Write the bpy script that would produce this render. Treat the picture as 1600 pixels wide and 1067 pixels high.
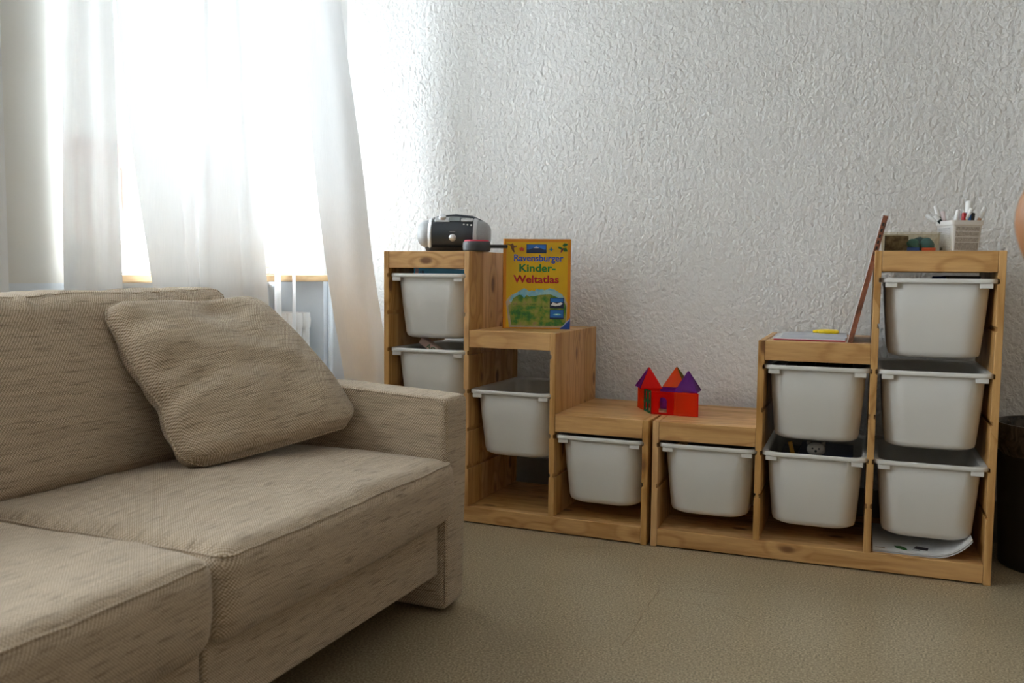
import bpy, bmesh, math, random
from mathutils import Vector, Matrix, noise as mnoise
random.seed(7)
for o in list(bpy.data.objects): bpy.data.objects.remove(o)
S = bpy.context.scene
COL = S.collection
PI = math.pi

# ------------------------------------------------------------------ camera, sky, exposure
cd = bpy.data.cameras.new('camera'); cam = bpy.data.objects.new('camera', cd); COL.objects.link(cam)
cam.matrix_world = Matrix(((0.91985, -0.03817, 0.39041, 1.62536), (0.39215, 0.06514, -0.91759, -2.68792),
                           (0.0096, 0.99715, 0.07489, 0.83717), (0, 0, 0, 1)))
cd.sensor_width = 36; cd.lens = 1408.3 / 1600 * 36; cd.clip_start = 0.05
cd.dof.use_dof = True; cd.dof.focus_distance = 2.9; cd.dof.aperture_fstop = 4.5
S.camera = cam
S.view_settings.view_transform = 'Standard'; S.view_settings.look = 'None'
S.view_settings.gamma = 1; S.view_settings.use_curve_mapping = False
S.view_settings.exposure = 3.6
W = bpy.data.worlds.new('overcast_sky'); S.world = W; W.use_nodes = True
_b = W.node_tree.nodes['Background']; _b.inputs[0].default_value = (0.85, 0.94, 1.0, 1); _b.inputs[1].default_value = 2.6
S.cycles.max_bounces = 10; S.cycles.diffuse_bounces = 6; S.cycles.transparent_max_bounces = 24
S.cycles.transmission_bounces = 8; S.cycles.sample_clamp_indirect = 8


def portal(name, loc, rot, sx, sy):
    l = bpy.data.lights.new(name, 'AREA'); l.shape = 'RECTANGLE'; l.size = sx; l.size_y = sy
    l.cycles.is_portal = True
    o = bpy.data.objects.new(name, l); COL.objects.link(o); o.location = loc; o.rotation_euler = rot
    return o


portal('daylight_portal', (-0.97, -0.285, 1.6), (0, -PI / 2, 0), 1.7, 1.2)
portal('daylight_portal', (-0.97, -2.25, 1.6), (0, -PI / 2, 0), 1.7, 1.4)

# ------------------------------------------------------------------ materials


class NT:
    def __init__(s, name):
        s.m = bpy.data.materials.new(name); s.m.use_nodes = True; s.t = s.m.node_tree
        for n in list(s.t.nodes): s.t.nodes.remove(n)
        s.out = s.t.nodes.new('ShaderNodeOutputMaterial')

    def n(s, typ, props=None, **ins):
        nd = s.t.nodes.new('ShaderNode' + typ)
        for k, v in (props or {}).items(): setattr(nd, k, v)
        for k, v in ins.items():
            k = int(k[1:]) if k[0] == 'i' and k[1:].isdigit() else k.replace('_', ' ')
            s.set(nd.inputs[k], v)
        return nd

    def set(s, sock, v):
        if isinstance(v, bpy.types.NodeSocket): s.t.links.new(v, sock)
        elif isinstance(v, bpy.types.Node): s.t.links.new(v.outputs[0], sock)
        else:
            if isinstance(v, (tuple, list)) and len(v) == 3 and sock.type == 'RGBA': v = (*v, 1)
            sock.default_value = v

    def math(s, op, a, b=0.0, c=0.0):
        return s.n('Math', {'operation': op}, i0=a, i1=b, i2=c).outputs[0]

    def ramp(s, fac, stops):
        r = s.n('ValToRGB', None, i0=fac); e = r.color_ramp.elements
        while len(e) < len(stops): e.new(0.5)
        for x, (p, c) in zip(e, stops): x.position = p; x.color = (*c, 1) if len(c) == 3 else c
        return r.outputs[0]

    def mix(s, f, a, b, mode='MIX'):
        x = s.n('Mix', {'data_type': 'RGBA', 'blend_type': mode})
        s.set(x.inputs[0], f); s.set(x.inputs[6], a); s.set(x.inputs[7], b)
        return x.outputs[2]

    def bsdf(s, **k):
        b = s.n('BsdfPrincipled', None, **k); s.t.links.new(b.outputs[0], s.out.inputs[0]); return b

    def coord(s, scale=(1, 1, 1), which='Object', rnd=False):
        v = s.n('TexCoord').outputs[which]
        if rnd:
            oi = s.n('ObjectInfo').outputs['Random']
            off = s.n('VectorMath', {'operation': 'SCALE'}, i0=(37.1, 53.7, 71.3)); s.set(off.inputs['Scale'], oi)
            v = s.n('VectorMath', None, i0=v, i1=off).outputs[0]
        return s.n('Mapping', None, Vector=v, Scale=scale).outputs[0]


def plain(name, col, rough=0.5, metal=0.0, spec=0.5, **k):
    t = NT(name); t.bsdf(Base_Color=col, Roughness=rough, Metallic=metal, Specular_IOR_Level=spec, **k); return t.m


def wood(name, ax, light=(0.65, 0.385, 0.155), dark=(0.43, 0.215, 0.066), stave=True):
    t = NT(name)
    sc = [26, 26, 26]; sc[ax] = 2.2
    v = t.coord(tuple(sc), rnd=True)
    # knots
    ks = [13.0, 13.0, 13.0]; ks[ax] = 6.5
    kv = t.coord(tuple(ks), rnd=True)
    vo = t.n('TexVoronoi', None, Vector=kv, Scale=1.0, Randomness=1.0)
    d = vo.outputs['Distance']
    sel = t.math('GREATER_THAN', t.n('SeparateColor', None, i0=vo.outputs['Color']).outputs[0], 0.3)
    near = t.math('MULTIPLY', sel, t.math('SUBTRACT', 1.0, t.n('MapRange', None, Value=d, From_Min=0.0, From_Max=0.5).outputs[0]))
    knot = t.math('MULTIPLY', sel, t.n('MapRange', {'interpolation_type': 'SMOOTHSTEP'}, Value=d, From_Min=0.10, From_Max=0.22, To_Min=1.0, To_Max=0.0).outputs[0])
    ns = t.n('TexNoise', None, Vector=v, Scale=0.28, Detail=2.0, Roughness=0.5).outputs[0]
    ring = t.math('SINE', t.math('MULTIPLY', t.math('ADD', ns, t.math('MULTIPLY', near, 0.16)), 62.0))
    ring = t.math('POWER', t.math('MULTIPLY_ADD', ring, 0.5, 0.5), 2.2)
    fine = t.n('TexNoise', None, Vector=v, Scale=5.0, Detail=3.0, Roughness=0.6).outputs[0]
    f = t.math('ADD', t.math('MULTIPLY', ring, 0.62), t.math('MULTIPLY', t.math('SUBTRACT', fine, 0.38), 1.3))
    c = t.mix(f, light, dark)
    if stave:
        g = t.n('TexCoord').outputs['Object']
        yy = t.n('SeparateXYZ', None, i0=g).outputs[1]
        oi = t.n('ObjectInfo').outputs['Random']
        wn = t.n('TexWhiteNoise', {'noise_dimensions': '1D'}, W=t.math('FLOOR', t.math('MULTIPLY_ADD', yy, 19.0, t.math('MULTIPLY', oi, 50.0)))).outputs[0]
        hs = t.n('HueSaturation', None, Color=c, Value=t.math('MULTIPLY_ADD', wn, 0.24, 0.86), Saturation=t.math('MULTIPLY_ADD', wn, -0.15, 1.08), Hue=0.5)
        c = hs.outputs[0]
    c = t.mix(t.math('MULTIPLY', knot, 0.85), c, (0.16, 0.06, 0.022))
    b = t.bsdf(Base_Color=c, Roughness=0.42, Specular_IOR_Level=0.4)
    bp = t.n('Bump', None, Strength=0.12, Distance=0.001, Height=fine)
    t.set(b.inputs['Normal'], bp)
    return t.m


def fabric(name, sat=1.0):
    t = NT(name)
    uv = t.n('UVMap', {'uv_map': 'UVMap'}).outputs[0]
    u, v = t.n('SeparateXYZ', None, i0=uv).outputs[:2]
    k = 2 * PI / 0.0052
    wob = t.n('TexNoise', None, Vector=t.n('Mapping', None, Vector=uv, Scale=(60, 60, 1)).outputs[0], Scale=1.0, Detail=2.0).outputs[0]
    ph = t.math('MULTIPLY', wob, 3.0)
    a = t.math('SINE', t.math('ADD', t.math('MULTIPLY', t.math('ADD', u, v), k), ph))
    b_ = t.math('SINE', t.math('ADD', t.math('MULTIPLY', t.math('SUBTRACT', u, t.math('MULTIPLY', v, 0.8)), k * 0.8), ph))
    grit = t.n('TexNoise', None, Vector=t.n('Mapping', None, Vector=uv, Scale=(260, 420, 1)).outputs[0], Scale=1.0, Detail=1.0).outputs[0]
    w = t.math('ADD', t.math('MULTIPLY_ADD', t.math('ADD', t.math('MULTIPLY', a, 0.5), t.math('MULTIPLY', b_, 0.45)), 0.52, 0.5), t.math('MULTIPLY_ADD', grit, 0.5, -0.25))
    mp = t.n('Mapping', None, Vector=uv, Scale=(15, 250, 1)).outputs[0]
    slub = t.n('TexNoise', None, Vector=mp, Scale=1.0, Detail=3.0, Roughness=0.65).outputs[0]
    mp2 = t.n('Mapping', None, Vector=uv, Scale=(5, 60, 1)).outputs[0]
    slub2 = t.n('TexNoise', None, Vector=mp2, Scale=1.0, Detail=2.0).outputs[0]
    c = t.ramp(w, [(0.12, (0.15, 0.095, 0.047)), (0.5, (0.56, 0.43, 0.295)), (0.92, (0.86, 0.74, 0.585))])
    dk = t.n('MapRange', None, Value=slub, From_Min=0.52, From_Max=0.70, To_Min=0.0, To_Max=0.8).outputs[0]
    c = t.mix(dk, c, (0.14, 0.09, 0.05))
    c = t.mix(t.n('MapRange', None, Value=slub2, From_Min=0.38, From_Max=0.7, To_Min=0.0, To_Max=0.28).outputs[0], c, (0.25, 0.185, 0.12))
    b = t.bsdf(Base_Color=c, Roughness=0.95, Specular_IOR_Level=0.15, Sheen_Weight=0.25, Sheen_Roughness=0.5)
    bp = t.n('Bump', None, Strength=0.75, Distance=0.002, Height=t.math('ADD', w, t.math('MULTIPLY', slub, 0.6)))
    t.set(b.inputs['Normal'], bp)
    return t.m


def plaster(name, col, strength=0.8):
    t = NT(name)
    v = t.coord((1, 1, 0.8))
    n1 = t.n('TexNoise', None, Vector=v, Scale=74.0, Detail=2.0, Roughness=0.5, Distortion=0.35).outputs[0]
    n2 = t.n('TexNoise', None, Vector=v, Scale=24.0, Detail=1.0).outputs[0]
    h = t.math('ADD', n1, t.math('MULTIPLY', n2, 0.3))
    big = t.n('TexNoise', None, Vector=v, Scale=1.6, Detail=2.0).outputs[0]
    c = t.mix(t.math('MULTIPLY', big, 0.12), col, tuple(x * 0.85 for x in col))
    b = t.bsdf(Base_Color=c, Roughness=0.8, Specular_IOR_Level=0.25)
    t.set(b.inputs['Normal'], t.n('Bump', None, Strength=strength, Distance=0.008, Height=h))
    return t.m


def floor_mat():
    t = NT('speckled_linoleum')
    v = t.coord()
    n1 = t.n('TexNoise', None, Vector=v, Scale=210.0, Detail=2.0, Roughness=0.7).outputs[0]
    n2 = t.n('TexNoise', None, Vector=v, Scale=2.2, Detail=2.0, Roughness=0.5).outputs[0]
    c = t.ramp(n1, [(0.34, (0.125, 0.092, 0.05)), (0.5, (0.31, 0.245, 0.152)), (0.66, (0.56, 0.465, 0.32))])
    c = t.mix(t.n('MapRange', None, Value=n2, From_Min=0.4, From_Max=0.75, To_Min=0.0, To_Max=0.22).outputs[0], c, (0.175, 0.135, 0.078))
    rg = t.n('MapRange', None, Value=n2, From_Min=0.2, From_Max=0.8, To_Min=0.29, To_Max=0.37).outputs[0]
    b = t.bsdf(Base_Color=c, Roughness=rg, Specular_IOR_Level=0.5)
    t.set(b.inputs['Normal'], t.n('Bump', None, Strength=0.12, Distance=0.001, Height=n1))
    return t.m


def curtain_mat():
    t = NT('sheer_white_cotton')
    v = t.coord()
    th = t.n('TexNoise', None, Vector=t.n('Mapping', None, Vector=v, Scale=(300, 300, 14)).outputs[0], Scale=1.0, Detail=2.0).outputs[0]
    c = t.mix(th, (0.92, 0.93, 0.94), (0.84, 0.85, 0.86))
    d = t.n('BsdfDiffuse', None, Color=c); tr = t.n('BsdfTranslucent', None, Color=c); tp = t.n('BsdfTransparent')
    m1 = t.n('MixShader', None, i0=0.068, i1=d, i2=tr)
    m2 = t.n('MixShader', None, i0=0.012, i1=m1, i2=tp)
    t.set(t.out.inputs[0], m2.outputs[0]); return t.m


def pane_mat(name='window_glass', tint=(1, 1, 1), gloss=0.08, rough=0.0):
    t = NT(name)
    tp = t.n('BsdfTransparent', None, Color=tint); g = t.n('BsdfGlossy', None, Color=(1, 1, 1), Roughness=rough)
    fr = t.n('Fresnel', None, IOR=1.45)
    m = t.n('MixShader', None, i0=t.math('MINIMUM', t.math('ADD', t.math('MULTIPLY', fr, 0.8), gloss * 0.3), 0.9), i1=tp, i2=g)
    t.set(t.out.inputs[0], m.outputs[0]); return t.m


def tinted(name, tint, body, k=0.35):
    t = NT(name)
    tp = t.n('BsdfTransparent', None, Color=tint)
    b = t.n('BsdfPrincipled', None, Base_Color=body, Roughness=0.12)
    tl = t.n('BsdfTranslucent', None, Color=body)
    m0 = t.n('MixShader', None, i0=0.4, i1=b, i2=tl)
    m = t.n('MixShader', None, i0=k, i1=tp, i2=m0)
    t.set(t.out.inputs[0], m.outputs[0]); return t.m


def plastic_bin():
    t = NT('white_polypropylene')
    b = t.bsdf(Base_Color=(0.70, 0.69, 0.66), Roughness=0.36, Specular_IOR_Level=0.45)
    v = t.coord((400, 400, 400))
    t.set(b.inputs['Normal'], t.n('Bump', None, Strength=0.06, Distance=0.0005, Height=t.n('TexNoise', None, Vector=v, Scale=1.0).outputs[0]))
    return t.m


def blotch(name, stops, scale=8.0, rough=0.5, stretch=(1, 1, 1), detail=3.0, dist=0.0):
    t = NT(name)
    v = t.coord(stretch)
    f = t.n('TexNoise', None, Vector=v, Scale=scale, Detail=detail, Roughness=0.6, Distortion=dist).outputs[0]
    t.bsdf(Base_Color=t.ramp(f, stops), Roughness=rough); return t.m


def print_rows(name, paper, ink, row=0.005):
    """tiny printed lines of text too small to read"""
    t = NT(name)
    x, y, z = t.n('SeparateXYZ', None, i0=t.n('TexCoord').outputs['Object']).outputs[:3]
    w = t.math('GREATER_THAN', t.math('SINE', t.math('MULTIPLY', z, 2 * PI / row)), -0.25)
    fl = t.math('FLOOR', t.math('MULTIPLY', z, 1 / row))
    nz = t.n('TexNoise', {'noise_dimensions': '3D'}, Vector=t.n('CombineXYZ', None, X=t.math('MULTIPLY', x, 900.0), Y=t.math('MULTIPLY', y, 900.0), Z=t.math('MULTIPLY', fl, 3.7)).outputs[0], Scale=1.0, Detail=1.0).outputs[0]
    f = t.math('MULTIPLY', w, t.math('GREATER_THAN', nz, 0.47))
    t.bsdf(Base_Color=t.mix(f, paper, ink), Roughness=0.5); return t.m


M = dict(
    wood_x=wood('pine_grain_lengthwise', 0), wood_z=wood('pine_grain_upright', 2),
    beam=wood('pine_beam', 0, stave=False),
    fabric=fabric('woven_beige_upholstery'),
    plaster=plaster('textured_white_plaster', (0.76, 0.755, 0.745), 1.0),
    smooth=plaster('smooth_white_paint', (0.80, 0.80, 0.79), 0.06),
    pier=plaster('cream_white_paint', (0.80, 0.79, 0.75), 0.04),
    warm=plaster('bounce_warming_beige', (0.66, 0.60, 0.52), 0.05),  # unseen front wall; colour invented to warm the bounced light
    warm_dark=plaster('fill_cutting_brown', (0.30, 0.24, 0.175), 0.05),  # unseen right wall; dark colour invented to cut fill on the sofa front
    dado=plaster('pale_blue_oil_paint', (0.80, 0.85, 0.90), 0.05),
    floor=floor_mat(), curtain=curtain_mat(), glass=pane_mat(), bin=plastic_bin(),
    frame=plain('white_window_paint', (0.80, 0.80, 0.78), 0.35),
    sill=wood('beech_window_board', 1, (0.68, 0.46, 0.24), (0.56, 0.36, 0.18), False),
    grey=plain('grey_base_paint', (0.22, 0.21, 0.19), 0.55),
    steel=plain('brushed_steel', (0.6, 0.6, 0.6), 0.3, 1.0),
    silver=plain('silver_plastic', (0.66, 0.67, 0.69), 0.28, 0.55),
    grille=blotch('perforated_speaker_grille', [(0.4, (0.28, 0.29, 0.30)), (0.6, (0.36, 0.37, 0.38))], 500, 0.4),
    charcoal=plain('charcoal_plastic', (0.035, 0.043, 0.055), 0.3),
    black=plain('matte_black_plastic', (0.012, 0.012, 0.013), 0.45),
    rubber=plain('dark_grey_rubber', (0.05, 0.055, 0.06), 0.55),
    crimson=plain('crimson_felt', (0.55, 0.02, 0.06), 0.6),
    lcd=plain('grey_display', (0.25, 0.28, 0.28), 0.2),
    white=plain('white_plastic', (0.82, 0.82, 0.81), 0.4),
    paper=plain('white_paper', (0.80, 0.80, 0.80), 0.7),
    bag=blotch('crumpled_black_liner', [(0.35, (0.012, 0.010, 0.009)), (0.7, (0.075, 0.055, 0.042))], 22, 0.25, detail=4, dist=1.5),
)


# ------------------------------------------------------------------ mesh helpers
def obj(name, bm, m, parent=None, smooth=False, loc=None, rot=None):
    if isinstance(bm, bmesh.types.BMesh):
        bmesh.ops.recalc_face_normals(bm, faces=bm.faces)
        me = bpy.data.meshes.new(name); bm.to_mesh(me); bm.free()
    else: me = bm
    for x in (m if isinstance(m, (list, tuple)) else [m]): me.materials.append(x)
    if smooth:
        for p in me.polygons: p.use_smooth = True
        if smooth != True:
            me.set_sharp_from_angle(angle=math.radians(smooth))
    o = bpy.data.objects.new(name, me); COL.objects.link(o)
    if parent: o.parent = parent
    if loc: o.location = loc
    if rot: o.rotation_euler = rot
    return o


def thing(name, label, cat, loc=(0, 0, 0), rz=0.0, group=None, rot=None):
    o = bpy.data.objects.new(name, None); COL.objects.link(o); o.empty_display_size = 0.05
    o.location = loc; o.rotation_euler = rot or (0, 0, rz); o['label'] = label; o['category'] = cat
    if group: o['group'] = group
    return o


def tag(o, label, cat, group=None):
    o['label'] = label; o['category'] = cat
    if group: o['group'] = group
    return o


def struct(name, bm, m, parent=None, smooth=False):
    o = obj(name, bm, m, parent, smooth)
    if not parent: o['kind'] = 'structure'
    return o


def dup(root, loc, rz, label):
    r = root.copy(); COL.objects.link(r); r.location = loc; r.rotation_euler = (0, 0, rz); r['label'] = label
    for ch in list(root.children):
        c = ch.copy(); COL.objects.link(c); c.parent = r
        for g in list(ch.children):
            d = g.copy(); COL.objects.link(d); d.parent = c
    return r


def box(bm, x0, x1, y0, y1, z0, z1, bev=0.0, seg=1, mi=0, mat=None):
    r = bmesh.ops.create_cube(bm, size=1.0)
    vs = r['verts']
    for v in vs:
        v.co = Vector(((x0 + x1) / 2 + v.co.x * (x1 - x0), (y0 + y1) / 2 + v.co.y * (y1 - y0), (z0 + z1) / 2 + v.co.z * (z1 - z0)))
    fs = {f for v in vs for f in v.link_faces}
    if mat is not None:
        for v in vs: v.co = mat @ v.co
    for f in fs: f.material_index = mi
    if bev:
        es = list({e for v in vs for e in v.link_edges})
        bmesh.ops.bevel(bm, geom=es, offset=bev, segments=seg, affect='EDGES', profile=0.5)
    return bm


def B(*a, **k): return box(bmesh.new(), *a, **k)


def prism(bm, pts, axis, a0, a1, mi=0):
    """polygon pts (2D) extruded along an axis (0,1,2)"""
    def mk(p, a):
        if axis == 0: return (a, p[0], p[1])
        if axis == 1: return (p[0], a, p[1])
        return (p[0], p[1], a)
    A = [bm.verts.new(mk(p, a0)) for p in pts]; C = [bm.verts.new(mk(p, a1)) for p in pts]
    n = len(pts); fs = []
    for i in range(n):
        fs.append(bm.faces.new((A[i], A[(i + 1) % n], C[(i + 1) % n], C[i])))
    fs.append(bm.faces.new(A[::-1])); fs.append(bm.faces.new(C))
    for f in fs: f.material_index = mi
    return bm


def loft(bm, loops, cap0=True, cap1=True, closed=True, mi=0):
    L = [[bm.verts.new(p) for p in lp] for lp in loops]
    n = len(L[0])
    for a, b in zip(L, L[1:]):
        for i in range(n if closed else n - 1):
            f = bm.faces.new((a[i], a[(i + 1) % n], b[(i + 1) % n], b[i])); f.material_index = mi
    if cap0: bm.faces.new(L[0][::-1]).material_index = mi
    if cap1: bm.faces.new(L[-1]).material_index = mi
    return bm


def tube(bm, path, r, n=8, caps=True, mi=0):
    path = [Vector(p) for p in path]; loops = []
    up = None
    for i, p in enumerate(path):
        t = (path[min(i + 1, len(path) - 1)] - path[max(i - 1, 0)]).normalized()
        if up is None: up = Vector((0, 0, 1)) if abs(t.z) < 0.9 else Vector((1, 0, 0))
        s = t.cross(up).normalized(); up = s.cross(t).normalized()
        rr = r[i] if isinstance(r, (list, tuple)) else r
        loops.append([p + (s * math.cos(a) + up * math.sin(a)) * rr for a in [2 * PI * k / n for k in range(n)]])
    return loft(bm, loops, caps, caps, True, mi)


def lathe(bm, prof, n=32, c=(0, 0), cap=True, mi=0, sx=1.0, sy=1.0):
    loops = [[(c[0] + r * sx * math.cos(2 * PI * k / n), c[1] + r * sy * math.sin(2 * PI * k / n), z) for k in range(n)] for r, z in prof]
    return loft(bm, loops, cap, cap, True, mi)


def rrect(hx, hy, r, z, n=5, cx=0, cy=0):
    pts = []
    for qx, qy, a0 in ((1, 1, 0), (-1, 1, 90), (-1, -1, 180), (1, -1, 270)):
        for i in range(n + 1):
            a = math.radians(a0 + 90 * i / n)
            pts.append((cx + qx * (hx - r) + r * math.cos(a), cy + qy * (hy - r) + r * math.sin(a), z))
    return pts


def rbox(x0, x1, y0, y1, z0, z1, r, n, fn=None):
    """rounded, finely divided box; fn(p, inside) moves each vertex"""
    lo = (x0, y0, z0); hi = (x1, y1, z1)
    ed = [r - r * math.tan(math.radians(a)) for a in (45, 33, 22, 11)]
    ax = []
    for i in range(3):
        a, b = lo[i], hi[i]; m = max(2, n[i])
        mid = [a + r + (b - a - 2 * r) * k / m for k in range(m + 1)]
        ax.append([a + e for e in ed] + mid + [b - e for e in ed[::-1]])
    bm = bmesh.new(); D = {}

    def vert(p):
        k = tuple(round(c, 6) for c in p)
        if k not in D:
            q = Vector([min(max(p[i], lo[i] + r), hi[i] - r) for i in range(3)])
            d = Vector(p) - q
            w = q + d.normalized() * r if d.length > 1e-9 else Vector(p)
            nrm = d.normalized() if d.length > 1e-9 else Vector((0, 0, 1))
            if fn: w = fn(w, nrm)
            D[k] = bm.verts.new(w)
        return D[k]
    for f in range(3):
        u, v = [i for i in range(3) if i != f]
        for side in (lo[f], hi[f]):
            for i in range(len(ax[u]) - 1):
                for j in range(len(ax[v]) - 1):
                    q = []
                    for a, b in ((i, j), (i + 1, j), (i + 1, j + 1), (i, j + 1)):
                        p = [0, 0, 0]; p[f] = side; p[u] = ax[u][a]; p[v] = ax[v][b]; q.append(vert(p))
                    try: bm.faces.new(q)
                    except ValueError: pass
    return bm


def fabric_uv(o):
    """lay the weave on in metres, slubs running along the sofa"""
    me = o.data; uv = me.uv_layers.new(name='UVMap')
    off = random.random() * 3
    for p in me.polygons:
        n = p.normal
        for li in p.loop_indices:
            c = me.vertices[me.loops[li].vertex_index].co
            if abs(n.y) > 0.75: uv.data[li].uv = (c.x + off, c.z)
            elif abs(n.z) > abs(n.x): uv.data[li].uv = (c.y + off, c.x)
            else: uv.data[li].uv = (c.y + off, c.z)


def nz(p, s, seed=0.0): return mnoise.noise(Vector((p[0] * s + seed, p[1] * s + seed * 1.7, p[2] * s - seed)))


def text_me(s, width=None, height=None, bold=0.0, depth=0.0):
    """lettering as a flat mesh, in x (right) and z (up), lower-left corner at the origin"""
    cu = bpy.data.curves.new('lettering', 'FONT'); cu.body = s; cu.size = 1.0; cu.offset = bold; cu.extrude = depth; cu.resolution_u = 3
    t = bpy.data.objects.new('lettering', cu); COL.objects.link(t)
    dg = bpy.context.evaluated_depsgraph_get()
    me = bpy.data.meshes.new_from_object(t.evaluated_get(dg))
    bpy.data.objects.remove(t); bpy.data.curves.remove(cu)
    xs = [v.co.x for v in me.vertices]; ys = [v.co.y for v in me.vertices]
    x0, y0 = min(xs), min(ys)
    sx = width / (max(xs) - x0) if width else 1
    sy = height / (max(ys) - y0) if height else sx
    for v in me.vertices: v.co = Vector(((v.co.x - x0) * sx, -v.co.z, (v.co.y - y0) * sy))
    return me


# ------------------------------------------------------------------ the room
XW, YW = -0.475, 0.505          # window wall, shelf wall
N1 = (-0.885, 0.325); N2 = (-2.95, -1.55); SILL = 0.825; LINTEL = 2.42; CEIL = 2.75
XO = -0.95                      # outer face of the window wall
XR, YF = 3.5, -4.3
b = B(XW - 0.5, XR + 0.2, YF - 0.2, YW + 0.2, -0.1, 0.0); struct('floor', b, M['floor'])
b = B(XW - 0.5, XR + 0.2, YF - 0.2, YW + 0.2, CEIL, CEIL + 0.1); struct('ceiling', b, M['smooth'])
rnd = random.Random(11); CRK = plain('dark_crack_line', (0.20, 0.15, 0.09), 0.6)  # cracks laid on as thin strips of darker brown
for pts in (((1.074, -0.372), (1.08, -0.56), (1.086, -0.80)), ((1.074, -0.372), (1.16, -0.33), (1.27, -0.33)), ((1.089, -0.433), (1.238, -0.439), (1.342, -0.506)), ((0.70, -0.16), (0.78, -0.08), (0.86, -0.07))):
    cb_ = bmesh.new(); Lp = []
    for i in range(len(pts) - 1):
        for k in range(8):
            t_ = k / 8; x = pts[i][0] + (pts[i + 1][0] - pts[i][0]) * t_ + rnd.uniform(-.004, .004); y = pts[i][1] + (pts[i + 1][1] - pts[i][1]) * t_ + rnd.uniform(-.004, .004)
            w_ = rnd.uniform(.0004, .0013); dx, dy = pts[i + 1][0] - pts[i][0], pts[i + 1][1] - pts[i][1]; l_ = math.hypot(dx, dy)
            Lp.append([(x - dy / l_ * w_, y + dx / l_ * w_, 0.0003), (x + dy / l_ * w_, y - dx / l_ * w_, 0.0003)])
    loft(cb_, Lp, False, False, False)
    obj('floor_crack', cb_, CRK, bpy.data.objects['floor'])
b = B(XW - 0.5, XR + 0.2, YW, YW + 0.2, 0, CEIL); struct('wall_back', b, M['plaster'])
b = B(XR, XR + 0.2, YF - 0.2, YW, 0, CEIL); struct('wall_right', b, M['warm_dark'])
b = B(XW - 0.5, XR, YF - 0.2, YF, 0, CEIL); struct('wall_front', b, M['warm'])
# window wall: white above the dado line, pale blue below it
b = bmesh.new(); DZ = 0.80
for y0, y1 in ((N1[1], YW), (N2[1], N1[0]), (YF, N2[0])):
    box(b, XO, XW, y0, y1, DZ, CEIL, mi=2 if y1 == N1[0] else 0); box(b, XO, XW, y0, y1, 0, DZ, mi=1)
for y0, y1 in (N1, N2):
    box(b, XO, XW, y0, y1, LINTEL, CEIL); box(b, XO, -0.74, y0, y1, 0, SILL - 0.03, mi=1)
struct('wall_left', b, [M['smooth'], M['dado'], M['pier']])
b = B(0.0, XR, YW - 0.012, YW, 0, 0.135, bev=0.003); struct('baseboard_back', b, M['grey'])


def window(name, n, xin=-0.70):
    """two white casements in a fixed frame"""
    y0, y1 = n; z0, z1 = SILL, LINTEL
    f = bmesh.new()
    for a in ((y0, y0 + 0.05, z0, z1), (y1 - 0.05, y1, z0, z1), (y0 + 0.05, y1 - 0.05, z0, z0 + 0.03), (y0 + 0.05, y1 - 0.05, z1 - 0.05, z1)):
        box(f, xin - 0.06, xin, a[0], a[1], a[2], a[3], bev=0.004)
    w = struct(name, f, M['frame'])
    ym = (y0 + y1) / 2
    for s, (a, c) in enumerate(((y0 + 0.045, ym), (ym, y1 - 0.045))):
        g = bmesh.new(); xa, xb = xin - 0.045, xin + 0.008
        box(g, xa, xb, a, a + 0.065, z0 + 0.025, z1 - 0.045, bev=0.006); box(g, xa, xb, c - 0.065, c, z0 + 0.025, z1 - 0.045, bev=0.006)
        box(g, xa, xb, a + 0.06, c - 0.06, z0 + 0.025, z0 + 0.10, bev=0.006); box(g, xa, xb, a + 0.06, c - 0.06, z1 - 0.115, z1 - 0.045, bev=0.006)
        box(g, xa + 0.01, xb - 0.01, a + 0.06, c - 0.06, 1.86, 1.885, bev=0.003)
        sa = obj('sash', g, M['frame'], w)
        obj('pane', B(xin - 0.022, xin - 0.018, a + 0.06, c - 0.06, z0 + 0.09, z1 - 0.10), M['glass'], sa)
        for zz in (1.02, 2.2):
            h = bmesh.new(); yy = y0 + 0.047 if s == 0 else y1 - 0.047
            lathe(h, [(0.004, zz), (0.008, zz + 0.004), (0.008, zz + 0.076), (0.004, zz + 0.08)], 10, (xin + 0.012, yy))
            obj('hinge', h, M['steel'], w, 30)
    h = bmesh.new(); box(h, xin + 0.008, xin + 0.02, ym - 0.015, ym + 0.015, 1.45, 1.58, bev=0.004)
    tube(h, [(xin + 0.02, ym, 1.515), (xin + 0.05, ym, 1.515), (xin + 0.052, ym, 1.50), (xin + 0.052, ym, 1.40)], 0.008)
    obj('window_handle', h, M['steel'], w, 30)
    h = B(xin + 0.008, xin + 0.03, ym + 0.14, ym + 0.19, 1.735, 1.765, bev=0.004)
    obj('stay_bracket', h, M['steel'], w)
    return w


window('window_1', N1); window('window_2', N2)
struct('trim_1', B(-0.74, -0.445, N1[0] - 0.0, N1[1] + 0.0, SILL - 0.025, SILL, bev=0.003), M['sill'])
struct('trim_2', B(-0.74, -0.445, N2[0] - 0.0, N2[1] + 0.0, SILL - 0.025, SILL, bev=0.003), M['sill'])

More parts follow.
